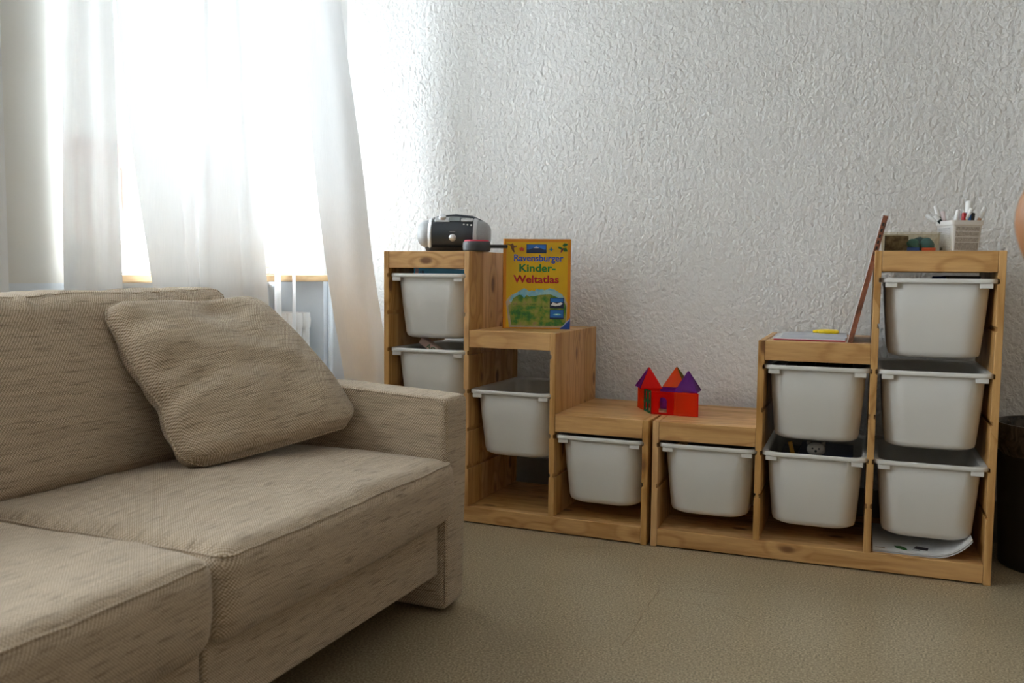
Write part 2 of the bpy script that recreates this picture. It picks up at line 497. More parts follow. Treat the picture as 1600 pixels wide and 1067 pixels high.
# heating: column radiator under the window board, riser pipe beside it
rad = thing('radiator', 'white column radiator under the wooden window board, behind the sofa', 'radiator', (-0.565, 0.284, 0.0))
NCOL = 14
for i in range(NCOL):
    r_ = bmesh.new(); yc = -0.028 - i * 0.05
    for dx in (-0.05, 0.05):
        tube(r_, [(dx, yc, 0.115), (dx, yc, 0.14), (dx, yc, 0.64), (dx, yc, 0.665)], [0.012, 0.018, 0.018, 0.012], 8)
    for zz in (0.13, 0.65):
        loft(r_, [rrect(0.068, 0.024, 0.018, zz - 0.03, 3, 0, yc), rrect(0.07, 0.026, 0.02, zz, 3, 0, yc), rrect(0.066, 0.022, 0.016, zz + 0.028, 3, 0, yc)])
    obj('column', r_, M['white'], rad, 40)
for y in (-0.10, -0.60):
    obj('foot', B(-0.05, 0.05, y - 0.01, y + 0.01, 0.0, 0.11, bev=0.003), M['white'], rad)
r_ = bmesh.new(); lathe(r_, [(0.010, 0.655), (0.010, 0.670), (0.006, 0.675)], 10, (0.0, 0.006)); obj('vent_plug', r_, M['steel'], rad)
p_ = bmesh.new(); tube(p_, [(XW + 0.014, N1[1] + 0.028, 0.0), (XW + 0.014, N1[1] + 0.028, SILL - 0.027)], 0.010, 10)
tag(obj('heating_pipe', p_, M['dado'], None, True), 'thin pale blue heating pipe running down the wall below the window board end', 'pipe')

# ------------------------------------------------------------------ the view outside
ext = thing('facade', 'pale house front across the yard seen through the window gap', 'building', (-7.2, 5.0, 0))
obj('wall', B(-0.4, 0.0, -2.5, 6, -3, 9), plain('pale_render', (0.75, 0.72, 0.66), 0.8), ext)
RED = plain('red_balcony_paint', (0.22, 0.05, 0.035), 0.5)
obj('balcony_slab', B(0.0, 0.6, -1.5, 5, 0.75, 0.98), plain('balcony_concrete', (0.7, 0.68, 0.63), 0.8), ext)
for i in range(24):
    obj('railing_bar', B(0.5, 0.53, -1.2 + i * 0.16, -1.17 + i * 0.16, 1.0, 2.0), RED, ext)
obj('railing_board', B(0.49, 0.52, -1.3, 2.7, 2.0, 2.3), RED, ext)

# ------------------------------------------------------------------ shelf units
T, CW, D_ = 0.019, 0.288, 0.42
P = [0, T + CW, 2 * (T + CW), 3 * (T + CW)]          # left faces of the four uprights
H1, H2, H3, H0 = 0.911, 0.650, 0.391, 0.055
GZ = [0.829, 0.701, 0.573, 0.445, 0.317, 0.189]


def upright(x, z0, z1, left, right):
    """board profile with the runner grooves cut in, left/right give the top height the grooves reach"""
    g, gd = 0.0072, 0.007
    pts = [(x, z0)]
    bv = 0.0018
    rs = []
    for zc in sorted(GZ):
        if zc < right - 0.05 and zc - g > z0: rs += [(x + T, zc - g), (x + T - gd, zc - g), (x + T - gd, zc + g), (x + T, zc + g)]
    ls = []
    for zc in sorted(GZ, reverse=True):
        if zc < left - 0.05 and zc - g > z0: ls += [(x, zc + g), (x + gd, zc + g), (x + gd, zc - g), (x, zc - g)]
    pts = [(x + bv, z0), (x + T - bv, z0), (x + T, z0 + bv)] + rs + [(x + T, z1 - bv), (x + T - bv, z1), (x + bv, z1), (x, z1 - bv)] + ls + [(x, z0 + bv)]
    bm = prism(bmesh.new(), pts, 1, 0.0, D_)
    es = [e for e in bm.edges if all(abs(v.co.y) < 1e-6 for v in e.verts)]
    bmesh.ops.bevel(bm, geom=es, offset=0.0016, segments=2, affect='EDGES', profile=0.5, clamp_overlap=True)
    return bm


def shelf_unit(label, loc, rz, heights):
    """heights of the three columns, left to right"""
    u = thing('storage_shelf', label, 'shelf', loc, rz, 'stepped pine shelves along the wall')
    a, c, d = heights
    tops = [a, max(a, c), max(c, d), d]
    L = [0, a, c, d]; Rr = [a, c, d, 0]
    for i in range(4):
        outer = i in (0, 3)
        obj('upright', upright(P[i], 0.0 if outer else H0, tops[i], L[i], Rr[i]), M['wood_z'], u)
    for i, h in enumerate(heights):
        x0, x1 = P[i] + T, P[i + 1]
        e = 0.0006
        obj('front_rail', B(x0 + e, x1 - e, 0.001, 0.022, h - 0.0575, h - 0.0005, bev=0.0018, seg=2), M['beam'], u)
        obj('top_board', B(x0 + e, x1 - e, 0.022, D_ - 0.022, h - 0.020, h - 0.0005, bev=0.0006), M['wood_x'], u)
        obj('back_rail', B(x0 + e, x1 - e, D_ - 0.022, D_ - 0.001, h - 0.0575, h - 0.0005, bev=0.001), M['beam'], u)
    x0, x1 = T + 0.0006, P[3] - 0.0006
    obj('base_rail', B(x0, x1, 0.001, 0.022, 0.004, H0, bev=0.0018, seg=2), M['beam'], u)
    obj('base_board', B(x0, x1, 0.022, D_ - 0.022, H0 - 0.022, H0 - 0.002), M['wood_x'], u)
    obj('base_back_rail', B(x0, x1, D_ - 0.022, D_ - 0.001, 0.004, H0 - 0.002), M['beam'], u)
    return u


OX, OY, RZ = 0.9522, 0.0048, 0.0326
shelf_unit('left stepped pine shelf stepping down from the radio to the toy castle', (0, 0, 0), 0, (H1, H2, H3))
shelf_unit('right stepped pine shelf stepping up to the cup of pens', (OX, OY, 0), RZ, (H3, H2, H1))


def RW(x, y, z):
    c, s = math.cos(RZ), math.sin(RZ); return (OX + c * x - s * y, OY + s * x + c * y, z)


def CX(i): return P[i] + T + CW / 2


# white bins: origin in the middle of the rim's top plane
def make_bin(label):
    t = thing('storage_bin', label, 'bin', (0, 0, 0), 0, 'white bins hanging in the pine shelves')
    HB = 0.222
    n = 7
    outer = [rrect(0.090, 0.150, 0.050, -HB, n), rrect(0.106, 0.166, 0.060, -HB + 0.0015, n), rrect(0.1165, 0.1765, 0.062, -HB + 0.008, n),
             rrect(0.1195, 0.1795, 0.062, -HB + 0.020, n), rrect(0.128, 0.190, 0.060, -0.10, n), rrect(0.1335, 0.1965, 0.056, -0.013, n)]
    inner = [rrect(0.1305, 0.1935, 0.053, -0.010, n), rrect(0.125, 0.187, 0.057, -0.10, n), rrect(0.1165, 0.1765, 0.059, -HB + 0.022, n),
             rrect(0.112, 0.172, 0.056, -HB + 0.008, n), rrect(0.09, 0.15, 0.05, -HB + 0.004, n)]
    rim = [rrect(0.1335, 0.1965, 0.056, -0.0125, n), rrect(0.1475, 0.209, 0.030, -0.0125, n), rrect(0.1485, 0.210, 0.031, -0.011, n), rrect(0.1485, 0.210, 0.031, -0.003, n),
           rrect(0.1465, 0.208, 0.030, 0.0, n), rrect(0.136, 0.199, 0.050, -0.0015, n), rrect(0.1318, 0.1948, 0.053, -0.005, n), rrect(0.1303, 0.1933, 0.053, -0.0125, n)]
    obj('tub', loft(bmesh.new(), outer + inner), M['bin'], t, 50)
    bm = loft(bmesh.new(), rim, False, False); obj('rim', bm, M['bin'], t, 40)
    for sx in (-1, 1):
        for sy in (-1, 1):
            xx = sx * 0.118
            obj('tab', B(xx - 0.016, xx + 0.016, sy * 0.203 - 0.004, sy * 0.203 + 0.004, -0.026, -0.0125, bev=0.0015), M['bin'], t)
    return t


BZ = lambda k: GZ[k] + 0.0066
binL = [(0, 0, 'holding a blue book, right under the radio'), (0, 2, 'holding letter blocks, second below the radio'),
        (1, 3, 'empty white bin below the yellow atlas'), (2, 4, 'alone in the lowest column of the left shelf')]
binR = [(0, 4, 'alone in the lowest column of the right shelf'), (1, 2, 'with dark books, directly under the yellow scissors'),
        (1, 4, 'holding mixed toys in the right shelf middle column'), (2, 0, 'top bin under the cup of pens, holding a blue-handled knife'),
        (2, 2, 'middle bin of the right shelf tallest column'), (2, 4, 'bottom bin of the right shelf tallest column, above curled paper')]
b0 = None
for i, k, lab in binL:
    loc = (CX(i), 0.214 if (i, k) != (1, 3) else 0.217, BZ(k))
    lab = 'white plastic storage bin, ' + lab
    if b0 is None: b0 = make_bin(lab); b0.location = loc
    else: dup(b0, loc, 0, lab)
for i, k, lab in binR:
    dy = {(2, 2): 0.004, (1, 4): 0.002}.get((i, k), 0)
    dup(b0, RW(CX(i) + 0.001, 0.213 - dy, BZ(k)), RZ, 'white plastic storage bin, ' + lab)

# ------------------------------------------------------------------ sofa
sofa = thing('sofa', 'beige woven fabric sofa with low square arm in front of the window', 'sofa', (0.2, -1.6, 0))
SO = Vector((0.2, -1.6, 0))


def fab(name, bm, parent=sofa, smooth=True):
    for v in bm.verts: v.co -= SO
    o = obj(name, bm, M['fabric'], parent, smooth); fabric_uv(o); return o


YA = -0.772                                            # inner side of the far arm
YN = -2.40                                             # inner side of the near arm


def arm_fn(p, n):
    q = p.copy()
    q.z += 0.016 * max(0, min(1, (0.62 - p.x) / 0.3)) * max(0, (p.z - 0.3) / 0.25)
    if p.y > -0.70: q.y += 0.016 * p.z / 0.54 - 0.004
    q += n * 0.002 * nz(p, 9, 3.1)
    return q


for y0, y1 in ((YA, -0.658), (YN - 0.114, YN)):
    a = fab('armrest', rbox(-0.26, 0.638, y0, y1, 0.012, 0.536, 0.017, (26, 4, 16), arm_fn))
    ys = y0 if y0 == YA else y1
    seam = []
    for k in range(25):
        x = -0.2 + 0.825 * k / 24
        q = arm_fn(Vector((x, ys, 0.532)), Vector((0, 0, 0))); seam.append((q.x, ys + (0.001 if ys == YA else -0.001), q.z))
    seam += [(0.634, ys + 0.003, 0.50), (0.637, ys + 0.004, 0.3), (0.636, ys + 0.004, 0.03)]
    fab('welt', tube(bmesh.new(), seam, 0.0022, 6), a)
for y0, y1 in ((YN, -1.587), (-1.585, YA)):
    fab('front_panel', rbox(0.575, 0.622, y0 + 0.002, y1 - 0.002, 0.100, 0.250, 0.010, (3, 20, 4)))
fab('base', rbox(-0.25, 0.60, YN + 0.004, YA - 0.004, 0.115, 0.235, 0.01, (6, 12, 3)))
fab('back_frame', rbox(-0.285, -0.12, YN - 0.10, YA + 0.06, 0.10, 0.66, 0.03, (4, 20, 8)))
for y in (-2.2, -1.0):
    f = bmesh.new(); lathe(f, [(0.022, 0.0), (0.025, 0.004), (0.03, 0.12)], 14, (-0.15, y)); fab('foot', f)


def seat_fn(y0, y1, sd):
    def fn(p, n):
        u = (p.y - y0) / (y1 - y0) * 2 - 1; w = (p.x - 0.10) / 0.57 * 2 - 1
        q = p.copy()
        top = max(0.0, (p.z - 0.33) / 0.07)
        q.z += top * 0.020 * max(0, 1 - u * u) ** 0.6 * max(0, 1 - abs(w) ** 3) - top * 0.006
        q.z += top * 0.004 * nz(p, 5.5, sd) + top * 0.004 * nz((p.x * 0.6, p.y * 3, 0), 6, sd + 4)
        fr = max(0.0, (p.x - 0.60) / 0.07)
        q.x += fr * (0.008 * (1 - u * u) + 0.004 * nz(p, 8, sd + 2))
        # bellied front lower edge pulled back under the cushion
        q.x -= fr * 0.018 * max(0, (0.30 - p.z) / 0.07)
        fo_ = max(0.0, min(1.0, (p.x - 0.640) / 0.012))
        q.y += 0.024 * fo_ * max(0.0, u) ** 6 * (1 if y1 > -1 else 0)
        q += n * 0.0015 * nz(p, 30, sd)
        return q
    return fn


for y0, y1, sd in ((YN + 0.003, -1.588, 2.2), (-1.584, YA - 0.003, 6.1)):
    fn = seat_fn(y0, y1, sd)
    s = fab('seat_cushion', rbox(0.02, 0.668, y0, y1, 0.228, 0.400, 0.042, (26, 40, 6), fn))
    r = 0.042; pth = []
    lo_x = 0.10
    zc = 0.400 - r; xc = 0.668 - r; a_ = math.radians(40)
    dz, dx = r * math.sin(a_), r * math.cos(a_)
    for k in range(8): pth.append(Vector((lo_x + (xc - lo_x) * k / 7, y0 + r * 0.25, zc + dz)))
    for k in range(1, 6):
        t_ = PI / 2 * k / 6; pth.append(Vector((xc + dx * math.sin(t_), y0 + r - (r * 0.75) * math.cos(t_), zc + dz)))
    for k in range(31): pth.append(Vector((xc + dx, y0 + r + (y1 - y0 - 2 * r) * k / 30, zc + dz)))
    for k in range(1, 6):
        t_ = PI / 2 * k / 6; pth.append(Vector((xc + dx * math.cos(t_), y1 - r + (r * 0.75) * math.sin(t_), zc + dz)))
    for k in range(8): pth.append(Vector((xc + (lo_x - xc) * k / 7, y1 - r * 0.25, zc + dz)))
    cen = Vector((xc, 0, zc))
    pth = [fn(p, Vector((0, 0, 0))) for p in pth]
    for p in pth: p.x += 0.0008; p.z += 0.0006
    fab('piping', tube(bmesh.new(), pth, 0.0024, 6), s)


def back_fn(y0, y1, sd):
    def fn(p, n):
        q = p.copy(); h = (p.z - 0.36) / 0.43
        u = (p.y - y0) / (y1 - y0) * 2 - 1
        fr = max(0.0, (p.x + 0.09) / 0.175)                 # 1 on the front face
        q.x += fr * (0.030 * max(0, 1 - u * u) ** 0.5 * max(0, 1 - (2 * h - 1) ** 2) + 0.004 * nz(p, 6, sd))
        q.x -= 0.095 * h                                     # leans back
        tp = max(0.0, (p.z - 0.70) / 0.09)
        q.z += tp * (0.010 * (u * 0.5 + 0.5) - 0.006 + 0.005 * nz(p, 7, sd + 1))
        # gathers below the top seam
        q += n * 0.0035 * tp * fr * math.sin(p.y * 95 + 3 * nz(p, 9, sd)) * (0.5 + nz(p, 4, sd + 3))
        q += n * 0.0015 * nz(p, 26, sd)
        return q
    return fn


for y0, y1, sd in ((YN + 0.004, -1.560, 9.3), (-1.556, -0.776, 4.4)):
    fn = back_fn(y0, y1, sd)
    s = fab('back_cushion', rbox(-0.085, 0.085, y0, y1, 0.385, 0.790, 0.040, (6, 44, 22), fn))
    pth = []; r = 0.04; a_ = math.radians(62)
    for k in range(41):
        pth.append(fn(Vector((0.085 - r + r * math.cos(a_), y0 + r + (y1 - y0 - 2 * r) * k / 40, 0.79 - r + r * math.sin(a_))), Vector((0, 0, 0))))
    e = Vector(pth[-1]); pth += [e + Vector((0.004, 0.016, -0.003)), e + Vector((0.008, 0.032, -0.016)), e + Vector((0.014, 0.037, -0.05)), e + Vector((0.045, 0.037, -0.2))]
    fab('piping', tube(bmesh.new(), pth, 0.0016, 6), s)

# loose scatter cushion: four measured corners, puffed between two faces
TL, TR_, BL, BR = Vector((0.008, -1.222, 0.763)), Vector((0.040, -0.742, 0.768)), Vector((0.245, -1.220, 0.412)), Vector((0.400, -0.782, 0.462))
cn = (TL + TR_ + BL + BR) / 4
nrm = (TR_ - TL).cross(BL - TL).normalized()
if nrm.x < 0: nrm = -nrm
pil = bmesh.new(); G = 44; grid = {}
for side in (1, -1):
    for i in range(G + 1):
        for j in range(G + 1):
            u, v = i / G * 2 - 1, j / G * 2 - 1
            if side == -1 and (i in (0, G) or j in (0, G)): grid[(side, i, j)] = grid[(1, i, j)]; continue
            # pulled-in edges, rounded corners
            uu = u * (1 - (0.040 if u < 0 else -0.055) * (1 - v * v)); vv = v * (1 - (0.050 if v < 0 else -0.02) * (1 - u * u))
            cr = max(0, abs(u) * abs(v) - 0.80) / 0.2
            uu *= 1 - 0.075 * cr; vv *= 1 - 0.075 * cr; uu += 0.055 * max(0, -u) ** 3 * math.exp(-((v - 0.28) / 0.16) ** 2)
            s, t = (uu + 1) / 2, (vv + 1) / 2
            p = TL.lerp(TR_, s).lerp(BL.lerp(BR, s), t)
            th = (max(0, 1 - u ** 2) ** 0.30) * (max(0, 1 - v ** 2) ** 0.33)
            edge = max(0, 1 - u * u) * max(0, 1 - v * v)
            d = (0.078 if side > 0 else 0.062) * th
            # folds running in from the left seam and a sag below the top edge
            lf = max(0, (-u - 0.25) / 0.75)
            d -= 0.022 * edge ** 0.3 * lf ** 0.5 * math.exp(-((v - 0.30 + 0.35 * (u + 1)) / 0.10) ** 2)
            d += edge ** 0.3 * (0.016 * lf * math.sin(9 * v + 2.4 * u + 0.6) + 0.012 * lf * nz((u * 2.2, v * 5, 1.0), 1.5, 3))
            d -= 0.036 * math.exp(-((u - 0.15) ** 2) / 0.10 - ((v + 0.72) ** 2) / 0.05) * (side > 0)
            d += 0.018 * edge * nz((u * 1.3, v * 1.6, 0.5), 1.6, 8) + 0.005 * edge ** 0.5 * nz((u, v, side), 4.0, 5)
            q = p + nrm * d * side
            q.z = max(q.z, 0.404 if q.y < -0.85 else 0.404)
            grid[(side, i, j)] = pil.verts.new(q)
uvl = pil.loops.layers.uv.new('UVMap')
for side in (1, -1):
    for i in range(G):
        for j in range(G):
            ks = [(i, j), (i + 1, j), (i + 1, j + 1), (i, j + 1)]
            f = pil.faces.new([grid[(side,) + k] for k in ks])
            for lp, k in zip(f.loops, ks): lp[uvl].uv = (k[0] / G * 0.48 + 5 + side, k[1] / G * 0.44)
org = Vector((cn.x, cn.y, 0.404))
for v in pil.verts: v.co -= org
pw = thing('throw_pillow', 'rumpled beige fabric cushion leaning in the sofa corner against the back and arm', 'pillow', org)
po = obj('pillow_cover', pil, M['fabric'], pw, True)
sm = bmesh.new(); ring = [(i, 0) for i in range(G)] + [(G, j) for j in range(G)] + [(i, G) for i in range(G, 0, -1)] + [(0, j) for j in range(G, 0, -1)]


def pe(i, j):
    u, v = i / G * 2 - 1, j / G * 2 - 1
    uu = u * (1 - (0.040 if u < 0 else -0.055) * (1 - v * v)); vv = v * (1 - (0.050 if v < 0 else -0.02) * (1 - u * u)); cr = max(0, abs(u) * abs(v) - 0.80) / 0.2
    uu *= 1 - 0.075 * cr; vv *= 1 - 0.075 * cr; uu += 0.055 * max(0, -u) ** 3 * math.exp(-((v - 0.28) / 0.16) ** 2)
    s, t = (uu + 1) / 2, (vv + 1) / 2
    q = TL.lerp(TR_, s).lerp(BL.lerp(BR, s), t); q.z = max(q.z, 0.406); return q - org


tube(sm, [pe(*k) for k in ring] + [pe(*ring[0])], 0.0028, 6, False)
so = obj('edge_seam', sm, M['fabric'], pw, True); fabric_uv(so)

# ------------------------------------------------------------------ curtains
CUR = {
    'A': ('sheer white curtain panel at the left edge of the window',
          [[(-.45, -.895, 1.553), (-.39, -.919, 1.54), (-.375, -.906, 1.542), (-.405, -.852, 1.56), (-.38, -.83, 1.563), (-.39, -.779, 1.578)],
           [(-.45, -.906, 1.165), (-.39, -.927, 1.159), (-.375, -.908, 1.161), (-.405, -.847, 1.17), (-.38, -.825, 1.172), (-.39, -.775, 1.179)],
           [(-.45, -.914, .787), (-.39, -.933, .788), (-.375, -.909, .788), (-.405, -.846, .787), (-.38, -.821, .787), (-.39, -.769, .786)]]),
    'B': ('sheer white curtain panel slanting across the window, right of the open gap',
          [[(-.39, -.773, 1.58), (-.385, -.72, 1.594), (-.375, -.659, 1.61), (-.385, -.592, 1.63), (-.40, -.566, 1.638), (-.39, -.521, 1.65), (-.41, -.439, 1.674)],
           [(-.39, -.725, 1.185), (-.385, -.685, 1.191), (-.375, -.628, 1.197), (-.385, -.564, 1.206), (-.40, -.535, 1.211), (-.39, -.491, 1.216), (-.41, -.447, 1.223)],
           [(-.39, -.656, .785), (-.385, -.621, .785), (-.375, -.574, .785), (-.385, -.518, .784), (-.40, -.494, .783), (-.39, -.471, .783), (-.41, -.438, .783)]]),
    'C': ('sheer white curtain panel in the middle of the window, directly above the pillow',
          [[(-.41, -.434, 1.676), (-.375, -.431, 1.673), (-.385, -.367, 1.691), (-.395, -.311, 1.708), (-.41, -.284, 1.717), (-.385, -.27, 1.718), (-.40, -.211, 1.736)],
           [(-.41, -.444, 1.223), (-.375, -.426, 1.224), (-.385, -.353, 1.234), (-.395, -.293, 1.242), (-.41, -.262, 1.247), (-.385, -.241, 1.249), (-.40, -.167, 1.259)],
           [(-.41, -.446, .783), (-.375, -.428, .783), (-.385, -.342, .782), (-.395, -.264, .781), (-.41, -.233, .78), (-.385, -.204, .78), (-.40, -.117, .779)]]),
    'D': ('narrow strip of sheer curtain seen edge-on, widening downwards in front of the radiator',
          [[(-.42, -.029, 1.788), (-.40, -.048, 1.781), (-.385, -.061, 1.776), (-.37, -.077, 1.77)],
           [(-.42, -.044, 1.119), (-.40, -.062, 1.117), (-.385, -.075, 1.115), (-.37, -.087, 1.114)],
           [(-.42, -.053, .778), (-.40, -.068, .779), (-.385, -.073, .779), (-.37, -.081, .779)],
           [(-.42, -.055, .618), (-.40, -.07, .619), (-.385, -.072, .62), (-.37, -.077, .621)]]),
    'E': ('thinnest strip of sheer curtain hanging edge-on over the end of the radiator',
          [[(-.42, .058, 1.812), (-.40, .039, 1.805), (-.385, .026, 1.80), (-.37, .01, 1.794)],
           [(-.42, .053, 1.127), (-.40, .033, 1.125), (-.385, .021, 1.123), (-.37, .004, 1.122)],
           [(-.42, .051, .777), (-.40, .032, .778), (-.385, .02, .778), (-.37, .003, .778)],
           [(-.42, .045, .565), (-.40, .025, .567), (-.385, .013, .569), (-.37, .004, .57)]]),
    'F': ('sheer white curtain panel billowing out to the right against the textured wall',
          [[(-.40, .088, 1.818), (-.385, .157, 1.836), (-.39, .242, 1.86), (-.385, .32, 1.881)],
           [(-.37, .118, 1.248), (-.35, .203, 1.258), (-.35, .306, 1.27), (-.32, .364, 1.275)],
           [(-.34, .151, .849), (-.31, .204, .85), (-.30, .298, .851), (-.25, .339, .851)],
           [(-.28, .185, .415), (-.24, .234, .412), (-.22, .317, .404), (-.16, .322, .407)]]),
    'G': ('sheer white curtain of the second window at the far left edge of the picture',
          [[(-.39, -1.125, 1.5), (-.38, -1.16, 1.5), (-.405, -1.20, 1.5), (-.38, -1.25, 1.5), (-.41, -1.30, 1.5), (-.38, -1.36, 1.5), (-.40, -1.45, 1.5)],
           [(-.39, -1.125, .8), (-.38, -1.16, .8), (-.405, -1.20, .8), (-.38, -1.25, .8), (-.41, -1.30, .8), (-.38, -1.36, .8), (-.40, -1.45, .8)]]),
}
RAILZ = 2.52


def cat(p0, p1, p2, p3, t):
    return 0.5 * ((2 * p1) + (-p0 + p2) * t + (2 * p0 - 5 * p1 + 4 * p2 - p3) * t * t + (-p0 + 3 * p1 - 3 * p2 + p3) * t ** 3)


def curtain(lab, rows):
    R = [[Vector(p) for p in r] for r in rows]

    def ext_(a, b, z): k = (z - b.z) / (a.z - b.z); q = b + (a - b) * k; return q
    top = [ext_(R[0][i], R[1][i], RAILZ - 0.03) for i in range(len(R[0]))]
    for q in top: q.x = max(-0.425, min(-0.365, q.x))
    bot = []
    for i in range(len(R[0])):
        q = ext_(R[-1][i], R[-2][i], 0.03); q.x = max(-0.43, min(-0.10, q.x)); bot.append(q)
        if q.y > 0.40: q.y = 0.40
    R = [top] + R + [bot]
    K = 6; rows2 = []
    for r in R:
        o = []
        for i in range(len(r) - 1):
            p0, p1, p2, p3 = r[max(i - 1, 0)], r[i], r[i + 1], r[min(i + 2, len(r) - 1)]
            for k in range(K): o.append(cat(p0, p1, p2, p3, k / K))
        o.append(r[-1]); rows2.append(o)
    out = []
    for i in range(len(rows2) - 1):
        for k in range(8):
            row = []
            for j in range(len(rows2[0])):
                g = lambda q: rows2[min(max(q, 0), len(rows2) - 1)][j]
                row.append(cat(g(i - 1), g(i), g(i + 1), g(i + 2), k / 8) if 0 < i < len(rows2) - 2 else g(i).lerp(g(i + 1), k / 8))
            out.append(row)
    out.append(rows2[-1])
    bm = loft(bmesh.new(), out, False, False, False)
    return tag(obj('curtain', bm, M['curtain'], None, True), lab, 'curtain', 'sheer white curtain panels at the windows')


for k in CUR: curtain(*CUR[k])
rl = thing('curtain_rail', 'slim white curtain rail above the windows', 'rail', (-0.40, -1.1, RAILZ))
obj('track', B(-0.02, 0.02, -2.7, 1.5, -0.012, 0.012, bev=0.003), M['frame'], rl)
for y in (-1.6, -0.2, 1.3): obj('bracket', B(-0.074, 0.0, y - 0.01, y + 0.01, 0.0, 0.02, bev=0.002), M['frame'], rl)

# ------------------------------------------------------------------ on the left shelf: radio, paddle, atlas
rad_ = thing('radio', 'dark portable CD radio with silver speakers on the tallest left shelf', 'radio', (0.163, 0.215, H1), 0.36)


def bsec(x, dep, zb, zt, sh=0.0, n=20):
    """cross-section of the radio body at x: rounded in y-z with a sloped top front"""
    pts = []
    for k in range(n):
        a = 2 * PI * k / n
        c, s = math.cos(a), math.sin(a)
        e = 0.62
        y = dep * math.copysign(abs(c) ** e, c); z = (zb + zt) / 2 + (zt - zb) / 2 * math.copysign(abs(s) ** e, s)
        if z > (zb + zt) / 2 and y < 0: y *= 1 - 0.22 * (z - (zb + zt) / 2) / ((zt - zb) / 2)
        pts.append((x, y + sh, z))
    return pts


bm = bmesh.new()
loft(bm, [bsec(x, 0.088 - 0.9 * x * x, 0.010, 0.128 - 1.7 * x * x) for x in (-0.080, -0.06, -0.04, -0.02, 0, 0.02, 0.04, 0.06, 0.080)])
body = obj('body', bm, M['charcoal'], rad_, 60)
bm = bmesh.new()
loft(bm, [rrect(0.094, 0.07, 0.05, 0.0, 6), rrect(0.100, 0.076, 0.055, 0.006, 6), rrect(0.104, 0.078, 0.055, 0.018, 6)]); obj('base', bm, M['black'], rad_, 50)
for sgn in (-1, 1):
    bm = bmesh.new(); sl = []
    for k in range(8):
        t = k / 7; x = 0.078 + 0.052 * math.sin(t * PI / 2); kk = math.cos(t * PI / 2) ** 0.55 if t < 1 else 0.12
        sl.append(bsec(sgn * x, 0.080 * kk + 0.004, 0.066 - 0.054 * kk, 0.064 + 0.052 * kk))
    loft(bm, sl); sp = obj('speaker', bm, M['grille'], rad_, 60)
    bm = bmesh.new()
    loft(bm, [bsec(sgn * 0.072, 0.084, 0.006, 0.119), bsec(sgn * 0.075, 0.089, 0.004, 0.122), bsec(sgn * 0.082, 0.087, 0.0055, 0.120), bsec(sgn * 0.088, 0.080, 0.010, 0.115), bsec(sgn * 0.087, 0.07, 0.016, 0.108)], True, True)
    obj('speaker_ring', bm, M['silver'], sp, 60)
bm = bmesh.new(); lathe(bm, [(0.013, 0), (0.013, 0.004), (0.0105, 0.006), (0.0095, 0.013), (0.006, 0.0155), (0.001, 0.016)], 24)
obj('volume_knob', bm, M['silver'], rad_, 40, (0.002, -0.083, 0.050), (PI / 2 - 0.1, 0, 0))
obj('tuning_plate', B(-0.026, 0.026, -0.012, 0.012, 0, 0.004, bev=0.0015), M['silver'], rad_, False, (-0.036, -0.061, 0.112), (0.75, 0.0, 0.0))
bm = bmesh.new(); lathe(bm, [(0.013, 0), (0.013, 0.009), (0.010, 0.012), (0.001, 0.0125)], 20); obj('tuning_knob', bm, M['silver'], rad_, 40, (-0.036, -0.058, 0.117), (0.5, 0, 0))
obj('display', B(-0.020, 0.020, -0.009, 0.009, 0, 0.003, bev=0.001), M['lcd'], rad_, False, (0.006, -0.064, 0.113), (0.75, 0, 0))
obj('button_plate', B(-0.021, 0.021, -0.008, 0.008, 0, 0.0035, bev=0.002), M['silver'], rad_, False, (0.050, -0.062, 0.111), (0.75, 0, 0))
for k in range(3):
    bm = bmesh.new(); lathe(bm, [(0.003, 0), (0.003, 0.002), (0.001, 0.003)], 10)
    obj('button', bm, M['white'], rad_, 40, (0.040 + 0.013 * k, -0.074 - 0.0005 * k, 0.0955 - 0.001 * k), (1.0, 0, 0))
for k in range(4):
    bm = B(-0.004, 0.004, -0.0018, 0.0018, 0, 0.002, bev=0.0006); obj('button', bm, M['white'], rad_, False, (0.038 + 0.010 * k, -0.063, 0.1155), (0.75, 0, 0))
obj('lettering', B(-0.010, 0.010, -0.0006, 0.0, -0.0008, 0.0008), plain('pale_print', (0.55, 0.56, 0.58), 0.5), body, False, (0.002, -0.0898, 0.070))
bm = bmesh.new(); hp = [(-0.104, 0.03, 0.085), (-0.095, 0.035, 0.112), (-0.06, 0.045, 0.128), (0, 0.05, 0.134), (0.06, 0.045, 0.128), (0.095, 0.035, 0.112), (0.104, 0.03, 0.085)]
tube(bm, hp, 0.006, 8); obj('carry_handle', bm, M['charcoal'], rad_, True)

pd = thing('paddle_toy', 'round dark grey disc with red top and black handle beside the radio', 'toy', (0.311, 0.088, H1), 0.35)
bm = bmesh.new(); lathe(bm, [(0.041, 0.0), (0.046, 0.004), (0.0475, 0.018), (0.046, 0.030), (0.043, 0.034)], 40); obj('disc', bm, M['rubber'], pd, 40)
bm = bmesh.new(); lathe(bm, [(0.0425, 0.0335), (0.0425, 0.036), (0.040, 0.0385), (0.002, 0.0395)], 40); obj('red_pad', bm, M['crimson'], pd, 40)
obj('handle', B(0.044, 0.105, -0.008, 0.008, 0.012, 0.024, bev=0.003, seg=2), M['black'], pd)

